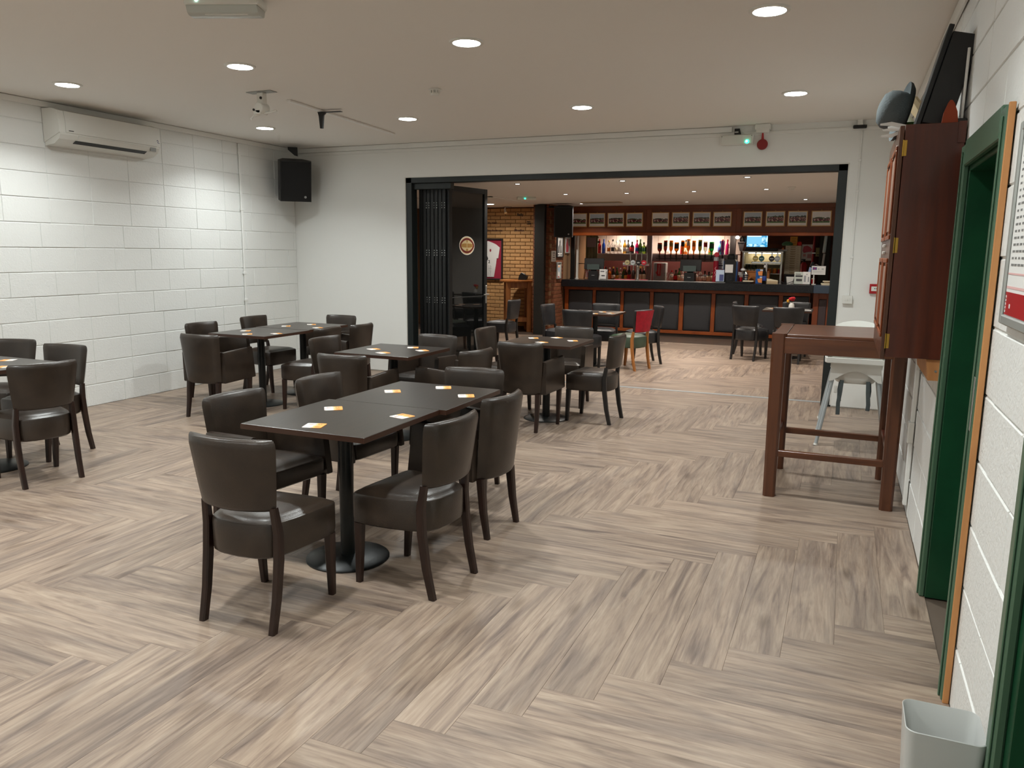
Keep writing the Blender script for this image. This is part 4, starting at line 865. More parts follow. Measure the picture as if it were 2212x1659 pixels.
# framed team photographs
def team_photo(i):
    m = bpy.data.materials.new('team_photo_print'); m.use_nodes = True; nt = m.node_tree; N = nt.nodes.new; L = nt.links.new; b = nt.nodes['Principled BSDF']; r = random.Random(40+i)
    tc = N('ShaderNodeTexCoord'); sp_ = N('ShaderNodeSeparateXYZ'); L(tc.outputs['Object'], sp_.inputs[0])
    nz = N('ShaderNodeTexNoise'); nz.inputs['Scale'].default_value = 22; nz.inputs['Detail'].default_value = 2; L(tc.outputs['Object'], nz.inputs[0])
    a = N('ShaderNodeMath'); a.operation = 'MULTIPLY_ADD'; a.inputs[1].default_value = .06; L(nz.outputs[0], a.inputs[0]); L(sp_.outputs[2], a.inputs[2])
    mr = N('ShaderNodeMapRange'); mr.inputs[1].default_value = -.062; mr.inputs[2].default_value = .13; L(a.outputs[0], mr.inputs[0])
    cr = N('ShaderNodeValToRGB'); cr.color_ramp.interpolation = 'CONSTANT'; e = cr.color_ramp.elements
    g = r.choice([S(74, 104, 52), S(96, 112, 70), S(64, 92, 46)]); sky = r.choice([S(206, 214, 222), S(176, 192, 208), S(222, 224, 226)])
    hi = r.choice([.66, .72, .58]); e[0].color = (*g, 1); e[1].position = hi; e[1].color = (*sky, 1)
    q = e.new(.30); q.color = (*S(60, 62, 64), 1); q = e.new(hi-.10); q.color = (*r.choice([S(60, 76, 52), S(86, 96, 92), S(52, 60, 50)]), 1)
    L(mr.outputs[0], cr.inputs[0])
    # the crowd: small light and dark dabs
    mp = N('ShaderNodeMapping'); mp.inputs['Scale'].default_value = (75, 1, 48); L(tc.outputs['Object'], mp.inputs[0])
    vo = N('ShaderNodeTexVoronoi'); vo.inputs['Scale'].default_value = 1; L(mp.outputs[0], vo.inputs['Vector'])
    c2 = N('ShaderNodeValToRGB'); c2.color_ramp.interpolation = 'CONSTANT'; e2 = c2.color_ramp.elements; e2[0].color = (*S(58, 40, 44), 1); e2[1].position = .4; e2[1].color = (*S(176, 146, 130), 1); q = e2.new(.6); q.color = (*S(110, 40, 58), 1); q = e2.new(.8); q.color = (*S(214, 206, 204), 1)
    L(vo.outputs['Color'], c2.inputs[0])
    band = N('ShaderNodeValToRGB'); band.color_ramp.interpolation = 'CONSTANT'; e3 = band.color_ramp.elements; e3[0].color = (0, 0, 0, 1); e3[1].position = hi-.09; e3[1].color = (0, 0, 0, 1); q = e3.new(.22); q.color = (1, 1, 1, 1); L(mr.outputs[0], band.inputs[0])
    mx = N('ShaderNodeMix'); mx.data_type = 'RGBA'; L(band.outputs[0], mx.inputs[0]); L(cr.outputs[0], mx.inputs[6]); L(c2.outputs[0], mx.inputs[7]); L(mx.outputs[2], b.inputs['Base Color']); b.inputs['Roughness'].default_value = .25
    return m
FX = [-4.901, -4.533, -4.155, -3.788, -3.289, -2.907, -2.523, -2.147, -1.612, -1.224, -.848, -.459]
FH = ['leftmost, beside the hanging loudspeaker', 'second from the left', 'third from the left', 'fourth from the left', 'fifth from the left', 'sixth from the left', 'seventh from the left', 'eighth from the left', 'ninth from the left', 'tenth from the left', 'eleventh from the left', 'rightmost of the row']
paleframe = M('pale_wood_frame', S(196, 156, 98), .4)
for i, x in enumerate(FX):
    o = thing('framed_photo', 'pale framed team photograph on the bar canopy, '+FH[i], 'picture', (x, 14.858, 2.203), 0, 'team photographs on the bar canopy'); o.rotation_euler = (.03, rnd.uniform(-.006, .006), 0)
    w_, h_, t = .330, .268, .014
    ob('frame', MB().box(-w_/2, -.016, -h_/2, w_/2, -.002, -h_/2+t, .002).box(-w_/2, -.016, h_/2-t, w_/2, -.002, h_/2, .002).box(-w_/2, -.016, -h_/2+t, -w_/2+t, -.002, h_/2-t, .002).box(w_/2-t, -.016, -h_/2+t, w_/2, -.002, h_/2-t, .002).mesh('frame', paleframe), o)
    ob('mount', MB().box(-w_/2+t, -.009, -h_/2+t, w_/2-t, -.003, h_/2-t).mesh('mount', paper), o)
    ob('photo', MB().box(-w_/2+.026, -.0105, -h_/2+.062, w_/2-.026, -.0092, h_/2-.026).mesh('photo', team_photo(i)), o)
    ob('hook', MB().lathe([(0, -.006), (.006, -.005), (.007, 0)], 8, (0, -.002, h_/2+.010), 'y').mesh('hook', brass), o)
# hanging loudspeaker, pier notices, framed shirt, brick-wall spot
l2 = loudspeaker('black loudspeaker hanging at the left end of the bar canopy', (-4.93, 14.02, 2.15), .30, .16, (.36, .30, .56))
ob('wall_arm', MB().tube([(0, .12, .05), (-.1, .10, .25), (-.28, .02, .26)], .018).mesh('wall_arm', iron), l2)
def wall_sign(name, label, y0, y1, z0, z1, fr, face, items, cat):
    o = thing(name, label, cat, (-5.209, (y0+y1)/2, (z0+z1)/2), PI/2)
    w_, h_ = y1-y0, z1-z0; b = .022
    if fr: ob('frame', MB().box(-w_/2, -.03, -h_/2, w_/2, -.002, -h_/2+b, .002).box(-w_/2, -.03, h_/2-b, w_/2, -.002, h_/2, .002).box(-w_/2, -.03, -h_/2+b, -w_/2+b, -.002, h_/2-b, .002).box(w_/2-b, -.03, -h_/2+b, w_/2, -.002, h_/2-b, .002).mesh('frame', fr), o)
    else: b = 0
    s_ = ob('sheet', MB().box(-w_/2+b, -.012, -h_/2+b, w_/2-b, -.002, h_/2-b).mesh('sheet', face), o)
    for nm, mb_, mt in items(w_, h_): ob(nm, mb_.mesh(nm, mt), s_)
    return o
gp = M('dark_grey_print', S(70, 70, 72), .6)
wall_sign('notice', 'white printed notice on the brick pier beside the steel column', 14.13, 14.37, 1.395, 1.60, None, paper, lambda w_, h_: [('print', MB().box(-.05, -.0135, .055, .06, -.0121, .07).box(-.04, -.0135, .015, .04, -.0121, .028).box(-.06, -.0135, -.03, .06, -.0121, -.015).box(-.08, -.0135, -.06, .08, -.0121, -.064).box(-.07, -.0135, -.075, .07, -.0121, -.079), gp)], 'notice')
wall_sign('framed_print', 'black framed black and white print of a figure on the brick pier', 14.41, 14.77, 1.475, 1.885, ink, paper, lambda w_, h_: [('print', MB().prism([(-.10, -.12), (-.09, .0), (-.03, .05), (-.035, .10), (.0, .15), (.03, .10), (.025, .05), (.08, .01), (.10, -.12)], -.0135, -.0121, 'y').box(-.12, -.0135, -.165, -.02, -.0121, -.145).box(.03, -.0135, -.165, .12, -.0121, -.145), gp), ('highlight', MB().prism([(-.03, -.12), (-.015, .04), (.02, .03), (.03, -.12)], -.0145, -.0136, 'y'), M('light_grey_print', S(200, 200, 196), .5))], 'picture')
wall_sign('notice', 'narrow white poster with coloured print low on the brick pier', 14.43, 14.66, 1.06, 1.385, M('thin_grey_frame', S(150, 150, 146), .4), paper, lambda w_, h_: [('heading', MB().box(-.07, -.0135, .115, .07, -.0121, .132), M('dark_green_print', S(44, 62, 44), .6)), ('print', MB().prism([(-.04, .02), (-.01, .085), (.05, .07), (.055, -.02), (.01, -.045)], -.0135, -.0121, 'y'), M('sky_print', S(150, 176, 196), .6)), ('spot', MB().prism([(-.03, .06), (.0, .10), (.045, .085), (.02, .055)], -.0145, -.0136, 'y'), orange), ('foot', MB().prism([(-.06, -.135), (0, -.11), (.06, -.135)], -.0135, -.0121, 'y'), redp)], 'notice')
pk = T('poster', 'pink and white portrait poster at the left end of the bar front', 'poster', [('sheet', MB().box(-.14, -.012, -.16, .14, -.002, .16, .002), paper), ('print', MB().prism([(-.10, -.14), (-.11, .0), (-.06, .12), (-.01, .13), (.02, .02), (.05, -.05), (.03, -.14)], -.0135, -.0121, 'y'), M('rose_print', S(196, 60, 84), .5)), ('shade', MB().prism([(.02, .12), (.11, .12), (.11, -.02), (.04, 0)], -.0135, -.0121, 'y'), greyp)], (-5.207, 15.06, 1.72), PI/2)
js = thing('framed_shirt', 'white sports shirt on a crimson mount in a black frame on the buff brick wall', 'picture', (-6.945, YW-.016, 1.42))
w_, h_ = .82, .84
ob('frame', MB().box(-w_/2, -.05, -h_/2, w_/2, -.002, -h_/2+.024, .003).box(-w_/2, -.05, h_/2-.024, w_/2, -.002, h_/2, .003).box(-w_/2, -.05, -h_/2+.024, -w_/2+.024, -.002, h_/2-.024, .003).box(w_/2-.024, -.05, -h_/2+.024, w_/2, -.002, h_/2-.024, .003).mesh('frame', ink), js)
ob('mount', MB().box(-w_/2+.024, -.012, -h_/2+.024, w_/2-.024, -.002, h_/2-.024).mesh('mount', maroon), js)
sh = [(.0, .335), (.075, .372), (.18, .335), (.26, .30), (.345, .235), (.31, .02), (.275, .015), (.262, -.10), (.215, -.365)]
sh = sh+[(-x, z) for x, z in sh[:0:-1]]
shirt = ob('shirt', MB().loft([[(x, -.013, z) for x, z in sh], [(x, -.026, z) for x, z in sh], [(x*.96, -.030, z*.97) for x, z in sh]], False).mesh('shirt', paper), js)
ob('crest', MB().prism([(.115, .20), (.115, .165), (.135, .145), (.155, .165), (.155, .20), (.135, .21)], -.0315, -.0302, 'y').mesh('crest', M('rose_crest', S(150, 60, 70), .6)), shirt)
lettering(shirt, 'O', .17, ink, (.02, -.0312, .005)); lettering(shirt, '2', .085, ink, (.108, -.0312, -.055))
mb = MB()
for r in range(10):
    for q in range(2): mb.box(.085+q*.04, -.0312, -.135-r*.022, .085+q*.04+rnd.uniform(.015, .036), -.0303, -.130-r*.022)
ob('signatures', mb.mesh('signatures', gp), shirt)
for s_, size, x, z, mt in (("Belly", .072, -6.165, 2.318, ink), ('Cillo Niall', .058, -6.81, 2.158, inkb), ('Dave Braithwaite', .050, -6.735, 2.003, inkb), ('Silverfox', .062, -6.185, 2.006, inkb), ('Dara', .036, -5.98, 2.178, ink), ('Leeds', .036, -5.975, 2.138, ink)):
    o = lettering(wb, s_, size, mt, (x, YW-.0068, z))
mb = MB(); mb.tube([(-6.48, YW-.007, 2.13), (-6.45, YW-.007, 2.18), (-6.44, YW-.007, 2.13), (-6.42, YW-.007, 2.18), (-6.41, YW-.007, 2.135), (-6.385, YW-.007, 2.175), (-6.38, YW-.007, 2.13), (-6.36, YW-.007, 2.18), (-6.345, YW-.007, 2.13)], .002, 5)
ob('scribble', mb.mesh('scribble', inkb), wb)
T('spot_fitting', 'small chrome ceiling spot in front of the buff brick wall', 'lamp', [('plate', MB().box(-.08, -.02, -.018, .08, .02, -.001, .003), steel), ('head', MB().tube([(-.05, 0, -.02), (-.06, 0, -.06), (-.03, -.03, -.13)], [.008, .018, .03], 12), chrome)], (-6.33, 14.6, ZC2))
T('wall_switch', 'narrow white switch plate on the buff brick wall beside the pier', 'switch', [('plate', MB().box(-.03, -.012, -.05, .03, -.001, .05, .003), wplast), ('rocker', MB().box(-.010, -.017, -.018, .010, -.0125, .018, .002), wplast)], (-5.80, YW-.008, 1.49))
T('emergency_light', 'small white emergency light with a green dot on the bar room ceiling', 'emergency light', [('body', MB().box(-.16, -.055, -.05, .16, .055, -.001, .01), wplast), ('indicator', MB().lathe([(0, -.008), (.010, -.006), (.012, 0)], 10, (-.03, -.056, -.03), 'y'), led_g)], (-4.95, 12.2, ZC2), .5)
T('ceiling_vent', 'flat dark ceiling vent panel in front of the bar canopy', 'vent', [('frame', MB().box(-.36, -.12, -.012, .36, .12, -.001, .003), tan), ('slot', MB().box(-.32, -.09, -.016, .32, .09, -.0125, .002), greyp)], (-4.13, 13.78, ZC2), .0)
# ---------------------------------------------------------------- back-bar shelf and counter
bs = thing('back_bar', 'lilac grey back-bar shelf unit with columns behind the bar', 'shelf')
ob('shelf', MB().box(-5.16, 16.45, 1.535, -2.03, 16.984, 1.56, .002).mesh('shelf', M('pale_shelf_top', (.70, .66, .63), .5)), bs)
ob('fascia', MB().box(-5.16, 16.43, 1.408, -2.03, 16.449, 1.558, .002).mesh('fascia', lilac), bs)
for x in (-3.832, -2.135):
    ob('column', MB().box(x-.055, 16.36, .96, x+.055, 16.428, 2.30, .006).mesh('column', lilac), bs)
    ob('capital', MB().prism([(-.055, 1.93), (.055, 1.93), (.075, 1.97), (.13, 2.0), (.13, 2.03), (-.13, 2.03), (-.13, 2.0), (-.075, 1.97)], 16.35, 16.43, 'y').mesh('capital', lilac), bs)
    for v in bs.children[-1].data.vertices: v.co.x += x
ob('counter', MB().box(-5.16, 16.05, .92, -1.95, 16.98, .98, .004).mesh('counter', barwood_d), bs)
ob('cupboard', MB().box(-5.16, 16.15, 0, -1.95, 16.98, .92).mesh('cupboard', barwood_d), bs)
cam2 = T('bar_server_counter', 'low steel server counter behind the bar at the right', 'worktop', [('top', MB().box(-1.94, 15.62, .94, -.2, 16.45, .98, .003), steel), ('base', MB().box(-1.93, 15.68, 0, -.2, 16.43, .94), barwood_d)])
# ---------------------------------------------------------------- bottles
def gl(col, tr=.55, r=.08): return M('bottle_glass', col, r, trans=tr, spec=.5)
GL = dict(green=gl(S(58, 92, 40)), red=gl(S(190, 26, 34), .3), blue=gl(S(34, 78, 190), .3), amber=gl(S(206, 110, 24)), clear=gl((.82, .84, .82), .8), brown=gl(S(58, 34, 20), .3), pink=gl(S(220, 40, 120), .4), dark=gl(S(24, 22, 18), .1),
          lime=gl(S(136, 176, 52)), gold=gl(S(222, 170, 60)), fluo=gl(S(30, 200, 80), .45), cyan=gl(S(110, 196, 214), .5), orangeg=gl(S(232, 120, 30), .45), olive=gl(S(120, 116, 30), .5), violet=gl(S(150, 60, 140), .45), grey=gl(S(110, 112, 116), .4), rust=gl(S(150, 46, 20), .4))
LB = dict(cream=M('cream_label', S(232, 222, 196), .6), black=M('black_label', S(24, 24, 26), .5), white=paper, red=M('red_label', S(190, 30, 36), .5), gold=M('gold_label', S(206, 166, 70), .5), blue=M('blue_label', S(40, 70, 150), .5), green=M('green_label', S(40, 90, 60), .5), orange=M('orange_label', S(232, 130, 40), .5))
PROF = dict(spirit=[(.0, 0), (.036, 0), (.038, .006), (.038, .165), (.034, .19), (.016, .222), (.0135, .235), (.0135, .275), (.0155, .278), (.0155, .29)],
            wine=[(.0, 0), (.034, 0), (.0365, .006), (.0365, .18), (.033, .20), (.018, .232), (.0145, .25), (.0145, .295), (.0155, .298), (.0155, .31)],
            squat=[(.0, 0), (.045, 0), (.048, .008), (.048, .13), (.042, .155), (.018, .18), (.0145, .19), (.0145, .225), (.017, .228), (.017, .24)])
def bottle(label, kind, col, lab, cap, loc, h=1.0, inv=False, group=None, n=14, lz=(.05, .13)):
    pr = [(r*(1 if h > .7 else .72), z*h) for r, z in PROF[kind]]
    o = thing('bottle', label, 'bottle', loc, 0, group)
    if inv: o.rotation_euler = (PI, 0, 0)
    ob('glass', MB().lathe(pr, n).mesh('glass', GL[col], 50), o)
    rb = max(r for r, z in pr)
    if lab: ob('label', MB().lathe([(rb+.0006, lz[0]*h), (rb+.001, lz[0]*h+.001), (rb+.001, lz[1]*h-.001), (rb+.0006, lz[1]*h)], n, cap=False).mesh('label', LB[lab]), o)
    top = pr[-1]
    if not inv: ob('cap', MB().lathe([(top[0]+.001, top[1]-.035*h), (top[0]+.0015, top[1]-.033*h), (top[0]+.0015, top[1]+.004), (0, top[1]+.005)], n).mesh('cap', LB[cap] if cap in LB else legblack), o)
    else:
        ob('optic', MB().lathe([(.010, top[1]-.005), (.018, top[1]), (.018, top[1]+.03), (.026, top[1]+.032), (.026, top[1]+.045), (.012, top[1]+.047), (.011, top[1]+.09), (.007, top[1]+.10), (.007, top[1]+.13)], 10).mesh('optic', blackp), o)
    return o
ZS = 1.5605
B1 = [(-5.085, 'wine', 'green', 'gold', 'black', 1.0, 'dark green bottle with a round gold label'), (-5.000, 'wine', 'red', 'red', 'red', .98, 'red bottle with a red cap'), (-4.905, 'spirit', 'blue', None, 'blue', 1.05, 'bright blue bottle'),
      (-4.787, 'spirit', 'clear', 'orange', 'gold', .95, 'clear bottle with an amber label and gold neck'), (-4.699, 'spirit', 'clear', 'black', 'black', 1.03, 'clear bottle with a dark picture label'), (-4.617, 'spirit', 'clear', 'cream', 'white', .92, 'clear bottle with a black and cream label'),
      (-4.537, 'spirit', 'clear', 'white', 'white', 1.0, 'clear bottle washed out by the lamp glow'), (-4.434, 'spirit', 'gold', 'white', 'white', 1.0, 'pale bottle with a yellow shoulder'), (-4.360, 'spirit', 'grey', 'white', 'black', 1.0, 'smoky bottle with a white label'),
      (-4.271, 'squat', 'dark', 'red', 'black', 1.05, 'short black bottle with a small red mark'), (-4.165, 'spirit', 'pink', 'blue', 'red', 1.0, 'bright pink bottle'), (-4.092, 'wine', 'green', 'green', 'green', .98, 'tall green bottle right of the pink one'),
      (-4.014, 'squat', 'lime', 'green', 'black', 1.0, 'short lime green bottle'), (-3.932, 'wine', 'brown', 'black', 'brown', .85, 'dark brown bottle nearest the first column')]
for x, k_, c, l, cp_, h, lab in B1: bottle(lab+' on the back-bar shelf', k_, c, l, cp_, (x, 16.62, ZS), h, group='bottles on the left half of the back-bar shelf')
B2 = [(-3.618, 'squat', 'rust', 'black', 'first in the row, dark red spirit', 1.0), (-3.499, 'spirit', 'rust', 'black', 'second in the row, grey label, red spirit', 1.0), (-3.38, 'spirit', 'orangeg', 'gold', 'third in the row, orange spirit with a picture label', 1.0), (-3.266, 'squat', 'amber', 'black', 'fourth in the row, amber with a square black label', 1.05),
      (-3.14, 'spirit', 'amber', 'black', 'fifth in the row, amber with an oval label', 1.0), (-3.023, 'spirit', 'amber', 'cream', 'sixth in the row, tall with a cream label', 1.1), (-2.911, 'spirit', 'orangeg', 'orange', 'seventh in the row, orange with a wire loop', 1.0), (-2.787, 'spirit', 'olive', 'green', 'eighth in the row, green top over yellow spirit', 1.05),
      (-2.676, 'spirit', 'clear', 'red', 'ninth in the row, clear with a red flower label', .95), (-2.553, 'squat', 'fluo', 'green', 'tenth in the row, vivid green', 1.1), (-2.331, 'spirit', 'violet', None, 'last in the row, magenta spirit behind the red tap tower', 1.0)]
rail = ob('optic_rail', MB().box(-3.70, 16.415, 1.462, -2.25, 16.428, 1.475, .002).mesh('optic_rail', blackp), bs)
for x, k_, c, l, d, h in B2: bottle('upturned bottle on an optic, '+d, k_, c, l, None, (x, 16.385, 1.55+.29*h*(1 if k_ != 'squat' else .83)), h, True, 'upturned bottles on the optic row', lz=(.03, .12))
B3 = [(-3.545, 'spirit', 'clear', 'white', 'black', .98, 'clear bottle behind the first two upturned bottles'), (-3.216, 'spirit', 'red', None, 'red', .98, 'thin red-capped bottle behind the square-labelled one'), (-3.141, 'spirit', 'amber', 'cream', 'black', 1.02, 'cream-labelled bottle behind the fifth upturned bottle'), (-2.62, 'squat', 'lime', 'orange', 'green', .9, 'small green-topped bottle beside the vivid green one'),
      (-2.43, 'squat', 'cyan', 'blue', 'blue', 1.15, 'wide pale cyan bottle on the shelf'), (-2.385, 'spirit', 'blue', 'red', 'red', 1.05, 'narrow bottle with red cap behind the cyan one'), (-2.285, 'spirit', 'pink', None, 'red', 1.05, 'pink bottle with red cap near the second column'), (-2.225, 'spirit', 'clear', 'white', 'white', 1.0, 'clear bottle nearest the second column')]
for x, k_, c, l, cp_, h, lab in B3: bottle(lab, k_, c, l, cp_, (x, 16.72, ZS), h, group='bottles standing behind the optics')
B4 = [(-4.876, 'wine', 'red', None, 'red', .95, 'dark red-necked bottle beside the left till'), (-4.824, 'wine', 'dark', 'black', 'black', .9, 'black bottle second from the left till'), (-4.745, 'spirit', 'orangeg', 'orange', 'white', .95, 'orange bottle with a white cap low behind the bar'), (-4.66, 'wine', 'dark', 'white', 'gold', .95, 'black bottle with a grey label and gold cap'),
      (-4.575, 'wine', 'green', 'gold', 'green', .9, 'green bottle with a yellow label low behind the bar'), (-4.50, 'wine', 'clear', 'cream', 'white', .85, 'pale slim bottle low behind the bar'), (-4.425, 'spirit', 'green', 'green', 'gold', 1.0, 'short green liqueur bottle low behind the bar'), (-4.385, 'spirit', 'brown', 'gold', 'gold', .95, 'brown bottle with a round gold label low behind the bar'),
      (-4.305, 'wine', 'dark', 'red', 'black', 1.05, 'black bottle with a heart-shaped red mark'), (-4.215, 'spirit', 'grey', None, 'black', 1.1, 'smoky grey bottle left of the beer font'), (-4.14, 'wine', 'dark', 'cream', 'black', 1.0, 'bottle with a tall cream label left of the beer font'), (-4.063, 'wine', 'dark', 'cream', 'gold', 1.0, 'first of three cream-labelled wine bottles right of the font'), (-3.985, 'wine', 'dark', 'cream', 'gold', 1.02, 'second of three cream-labelled wine bottles right of the font'), (-3.908, 'wine', 'brown', 'cream', 'red', .98, 'third of three cream-labelled wine bottles right of the font'),
      (-3.385, 'squat', 'clear', 'white', 'red', 1.0, 'clear bottle with red cap under the optics'), (-3.301, 'squat', 'brown', 'red', 'brown', 1.05, 'brown round bottle left of the middle till'), (-3.231, 'spirit', 'green', 'cream', 'green', 1.0, 'green bottle with a cream label left of the middle till'), (-3.161, 'squat', 'clear', 'white', 'white', .9, 'white labelled bottle touching the middle till'),
      (-2.874, 'squat', 'clear', 'white', 'white', 1.0, 'white bottle just right of the middle till'), (-2.79, 'spirit', 'clear', 'white', 'red', 1.0, 'white labelled spray bottle right of the middle till'), (-2.70, 'squat', 'grey', 'white', 'grey', 1.0, 'grey and white bottle with a curved top'), (-2.618, 'squat', 'dark', 'cream', 'black', .95, 'black bottle with a diamond cream label'), (-2.533, 'spirit', 'green', 'cream', 'green', .98, 'green gin bottle beside the red tap tower')]
for x, k_, c, l, cp_, h, lab in B4: bottle(lab, k_, c, l, cp_, (x+.02, 16.50, .9805), h, group='bottles on the back counter', lz=(.04, .15) if l == 'cream' else (.05, .13))
T('towel', 'red bar towel hanging from the shelf left of the silver dispenser', 'towel', [('cloth', MB().box(-.045, -.006, -.20, .035, .006, .05, .004), redp), ('stripe', MB().box(-.006, -.0075, -.17, .004, -.0062, .03), paper)], (-3.60, 16.32, 1.31), .06)
dsp = T('drinks_dispenser', 'silver framed dispenser standing on the back counter under the optics', 'dispenser', [('body', MB().box(-.13, -.10, 0, .13, .10, .40, .006), silver), ('screen', MB().box(-.09, -.106, .24, .02, -.1005, .37), M('pale_screen', S(150, 176, 180), .3)), ('tray', MB().box(-.10, -.16, 0, .10, -.1005, .02, .003), blackp), ('badge', MB().lathe([(0, -.104), (.03, -.104), (.03, -.101)], 14, (-.05, 0, .19), 'y'), redp)], (-3.62, 16.55, .9805))
for i, (x, d) in enumerate(((-3.46, 'left'), (-3.42, 'right'))): T('glass_tumbler', 'stack of clear tumblers on the back counter, '+d+' of two', 'glass', [('tumbler', MB().lathe([(.0, 0), (.028, 0), (.036, .10), (.034, .10), (.027, .004)], 14), glass), ('upper_tumbler', MB().lathe([(.028, .104), (.037, .20), (.035, .20), (.027, .108)], 14), glass)], (x+.0+i*.06, 16.32, .9805))
# ---------------------------------------------------------------- things on the bar top (z = 1.0455)
ZB = 1.0457
def till(label, x, y, rz):
    o = thing('till', label, 'till', (x, y, ZB), rz)
    ob('base', MB().loft([[(-.10, -.10, 0), (.10, -.10, 0), (.10, .12, 0), (-.10, .12, 0)], [(-.095, -.095, .17), (.095, -.095, .17), (.095, .115, .17), (-.095, .115, .17)]]).mesh('base', blackp), o)
    ob('neck', MB().box(-.06, -.02, .17, .06, .04, .24, .004).mesh('neck', blackp), o)
    s_ = ob('screen', MB().box(-.20, -.02, .20, .20, .025, .42, .006).mesh('screen', blackp), o); s_.rotation_euler = (-.12, 0, 0)
    c = ob('customer_display', MB().box(-.13, -.065, .19, .12, -.045, .30, .004).mesh('customer_display', M('display_glass', S(74, 86, 84), .25)), o)
    ob('badge', MB().box(-.03, -.102, .078, .03, -.0985, .088).mesh('badge', greyp), o)
    return o
till('black till facing away at the left end of the bar beside the leaflet holder', -4.66, 15.14, .15)
till('black till in the middle of the bar with a lit customer display', -2.735, 15.12, 0)
T('leaflet_holder', 'white stepped leaflet holder with printed cards right of the left till', 'holder', [('back', MB().prism([(-.05, 0), (.09, 0), (.09, .03), (.05, .20), (.04, .20), (-.05, .03)], -.075, .075, 'x'), M('clear_acrylic', (.8, .82, .80), .15, trans=.4)), ('leaflet', MB().box(-.07, -.03, .10, .06, -.022, .205), paper), ('front_leaflet', MB().box(-.05, -.058, .015, .075, -.051, .12), paper), ('print', MB().box(-.05, -.033, .155, .03, -.0305, .17).box(-.02, -.061, .07, .05, -.0585, .09), gp)], (-4.45, 15.10, ZB))
def badge_mb(x, r, z, y=-.06): return MB().lathe([(0, y-.012), (r*.9, y-.012), (r, y-.008), (r, y), (0, y)], 24, (x, 0, z), 'y')
bt = thing('beer_font', 'chrome beer font with four round badges and tall tap handles on the bar', 'beer font', (-3.79, 15.12, ZB))
ob('column', MB().lathe([(.05, 0), (.045, .01), (.036, .02), (.036, .25), (.045, .29)], 20, (.03, 0, 0)).mesh('column', chrome), bt)
ob('cross_bar', MB().tube([(-.26, 0, .315), (.26, 0, .315)], .038, 14).mesh('cross_bar', chrome), bt)
BCOL = [('cream_badge', S(196, 186, 140)), ('pale_blue_badge', S(206, 216, 220)), ('black_badge', S(34, 32, 34)), ('red_badge', S(206, 44, 62))]
for i, x in enumerate((-.165, -.053, .058, .165)):
    t_ = ob('tap', MB().tube([(x+.052, -.02, .33), (x+.054, -.035, .42), (x+.050, -.03, .54)], [.012, .010, .014], 10).mesh('tap', chrome), bt)
    b_ = ob('badge', badge_mb(x, .048, .345).mesh('badge', M(BCOL[i][0], BCOL[i][1], .4)), bt)
    ob('badge_print', MB().box(x-.028, -.0735, .338, x+.028, -.0722, .346).box(x-.018, -.0735, .352, x+.018, -.0722, .357).mesh('badge_print', paper if i > 1 else gp), b_)
    ob('spout', MB().tube([(x+.02, -.03, .30), (x+.02, -.09, .28), (x+.02, -.10, .20)], .010, 8).mesh('spout', chrome), bt)
b2 = thing('beer_font', 'chrome beer font with olive, teal, black and grey badges before the glass cabinet', 'beer font', (-1.355, 15.12, ZB))
ob('column', MB().lathe([(.045, 0), (.03, .02), (.03, .36)], 18).mesh('column', chrome), b2)
ob('cross_bar', MB().box(-.26, -.025, .36, .26, .025, .395, .008).mesh('cross_bar', chrome), b2)
for i, (x, c) in enumerate(((-.192, S(168, 152, 84)), (-.085, S(40, 92, 92)), (.093, S(36, 34, 36)), (.190, S(150, 156, 162)))):
    ob('tap', MB().box(x-.014, -.01, .395, x+.014, .01, .56, .004).mesh('tap', chrome), b2)
    b_ = ob('badge', badge_mb(x, .05, .452, -.012).mesh('badge', M('badge_face', c, .4)), b2)
    ob('badge_print', MB().box(x-.03, -.0255, .447, x+.03, -.0242, .456).mesh('badge_print', paper), b_)
tw = thing('tap_tower', 'tall dark red branded tap tower with a round red badge on top', 'beer font', (-2.255, 15.10, ZB))
redg = M('dark_red_gloss', S(128, 18, 34), .25)
ob('tower', MB().lathe([(.062, 0), (.058, .01), (.050, .33), (.048, .40)], 20).mesh('tower', redg), tw)
ob('clear_top', MB().lathe([(.046, .40), (.044, .46), (.03, .47)], 20).mesh('clear_top', silver), tw)
ob('badge', badge_mb(.005, .047, .515, .01).mesh('badge', M('crimson_badge', S(176, 36, 56), .35)), tw)
ob('tap', MB().tube([(.03, .02, .47), (.045, .02, .60)], [.008, .013], 8).mesh('tap', redg), tw)
ob('script', MB().tube([(-.02, -.054, .10), (.012, -.054, .14), (-.012, -.053, .18), (.014, -.053, .22), (-.006, -.052, .26), (.012, -.052, .29)], .004, 5).mesh('script', M('pink_script', S(214, 150, 160), .5)), tw)
T('menu_screen', 'small pale blue lit picture card beside the red tap tower', 'sign', [('card', MB().box(-.075, -.006, .02, .075, .006, .235, .002), M('pale_blue_card', S(196, 214, 236), .4)), ('picture', MB().box(-.01, -.008, .03, .065, -.0065, .15), M('mauve_print', S(84, 92, 140), .5)), ('stand', MB().box(-.07, -.03, 0, .07, .03, .02, .002), blackp)], (-2.15, 14.96, ZB), .05)
T('clear_sign', 'clear acrylic price sign with dark lettering above the blue picture card', 'sign', [('sheet', MB().box(-.06, -.003, .25, .06, .003, .44), M('frosted_acrylic', (.75, .77, .75), .2, trans=.4)), ('print', MB().box(-.05, -.006, .30, .05, -.0035, .325).box(-.04, -.006, .35, .04, -.0035, .362).box(-.03, -.006, .385, .03, -.0035, .392), gp), ('stand', MB().box(-.012, -.012, 0, .012, .012, .25), greyp)], (-2.19, 15.22, ZB))
dp = thing('drink_machine', 'black drinks machine with bright blue sides and a white instruction label', 'machine', (-1.985, 15.12, ZB))
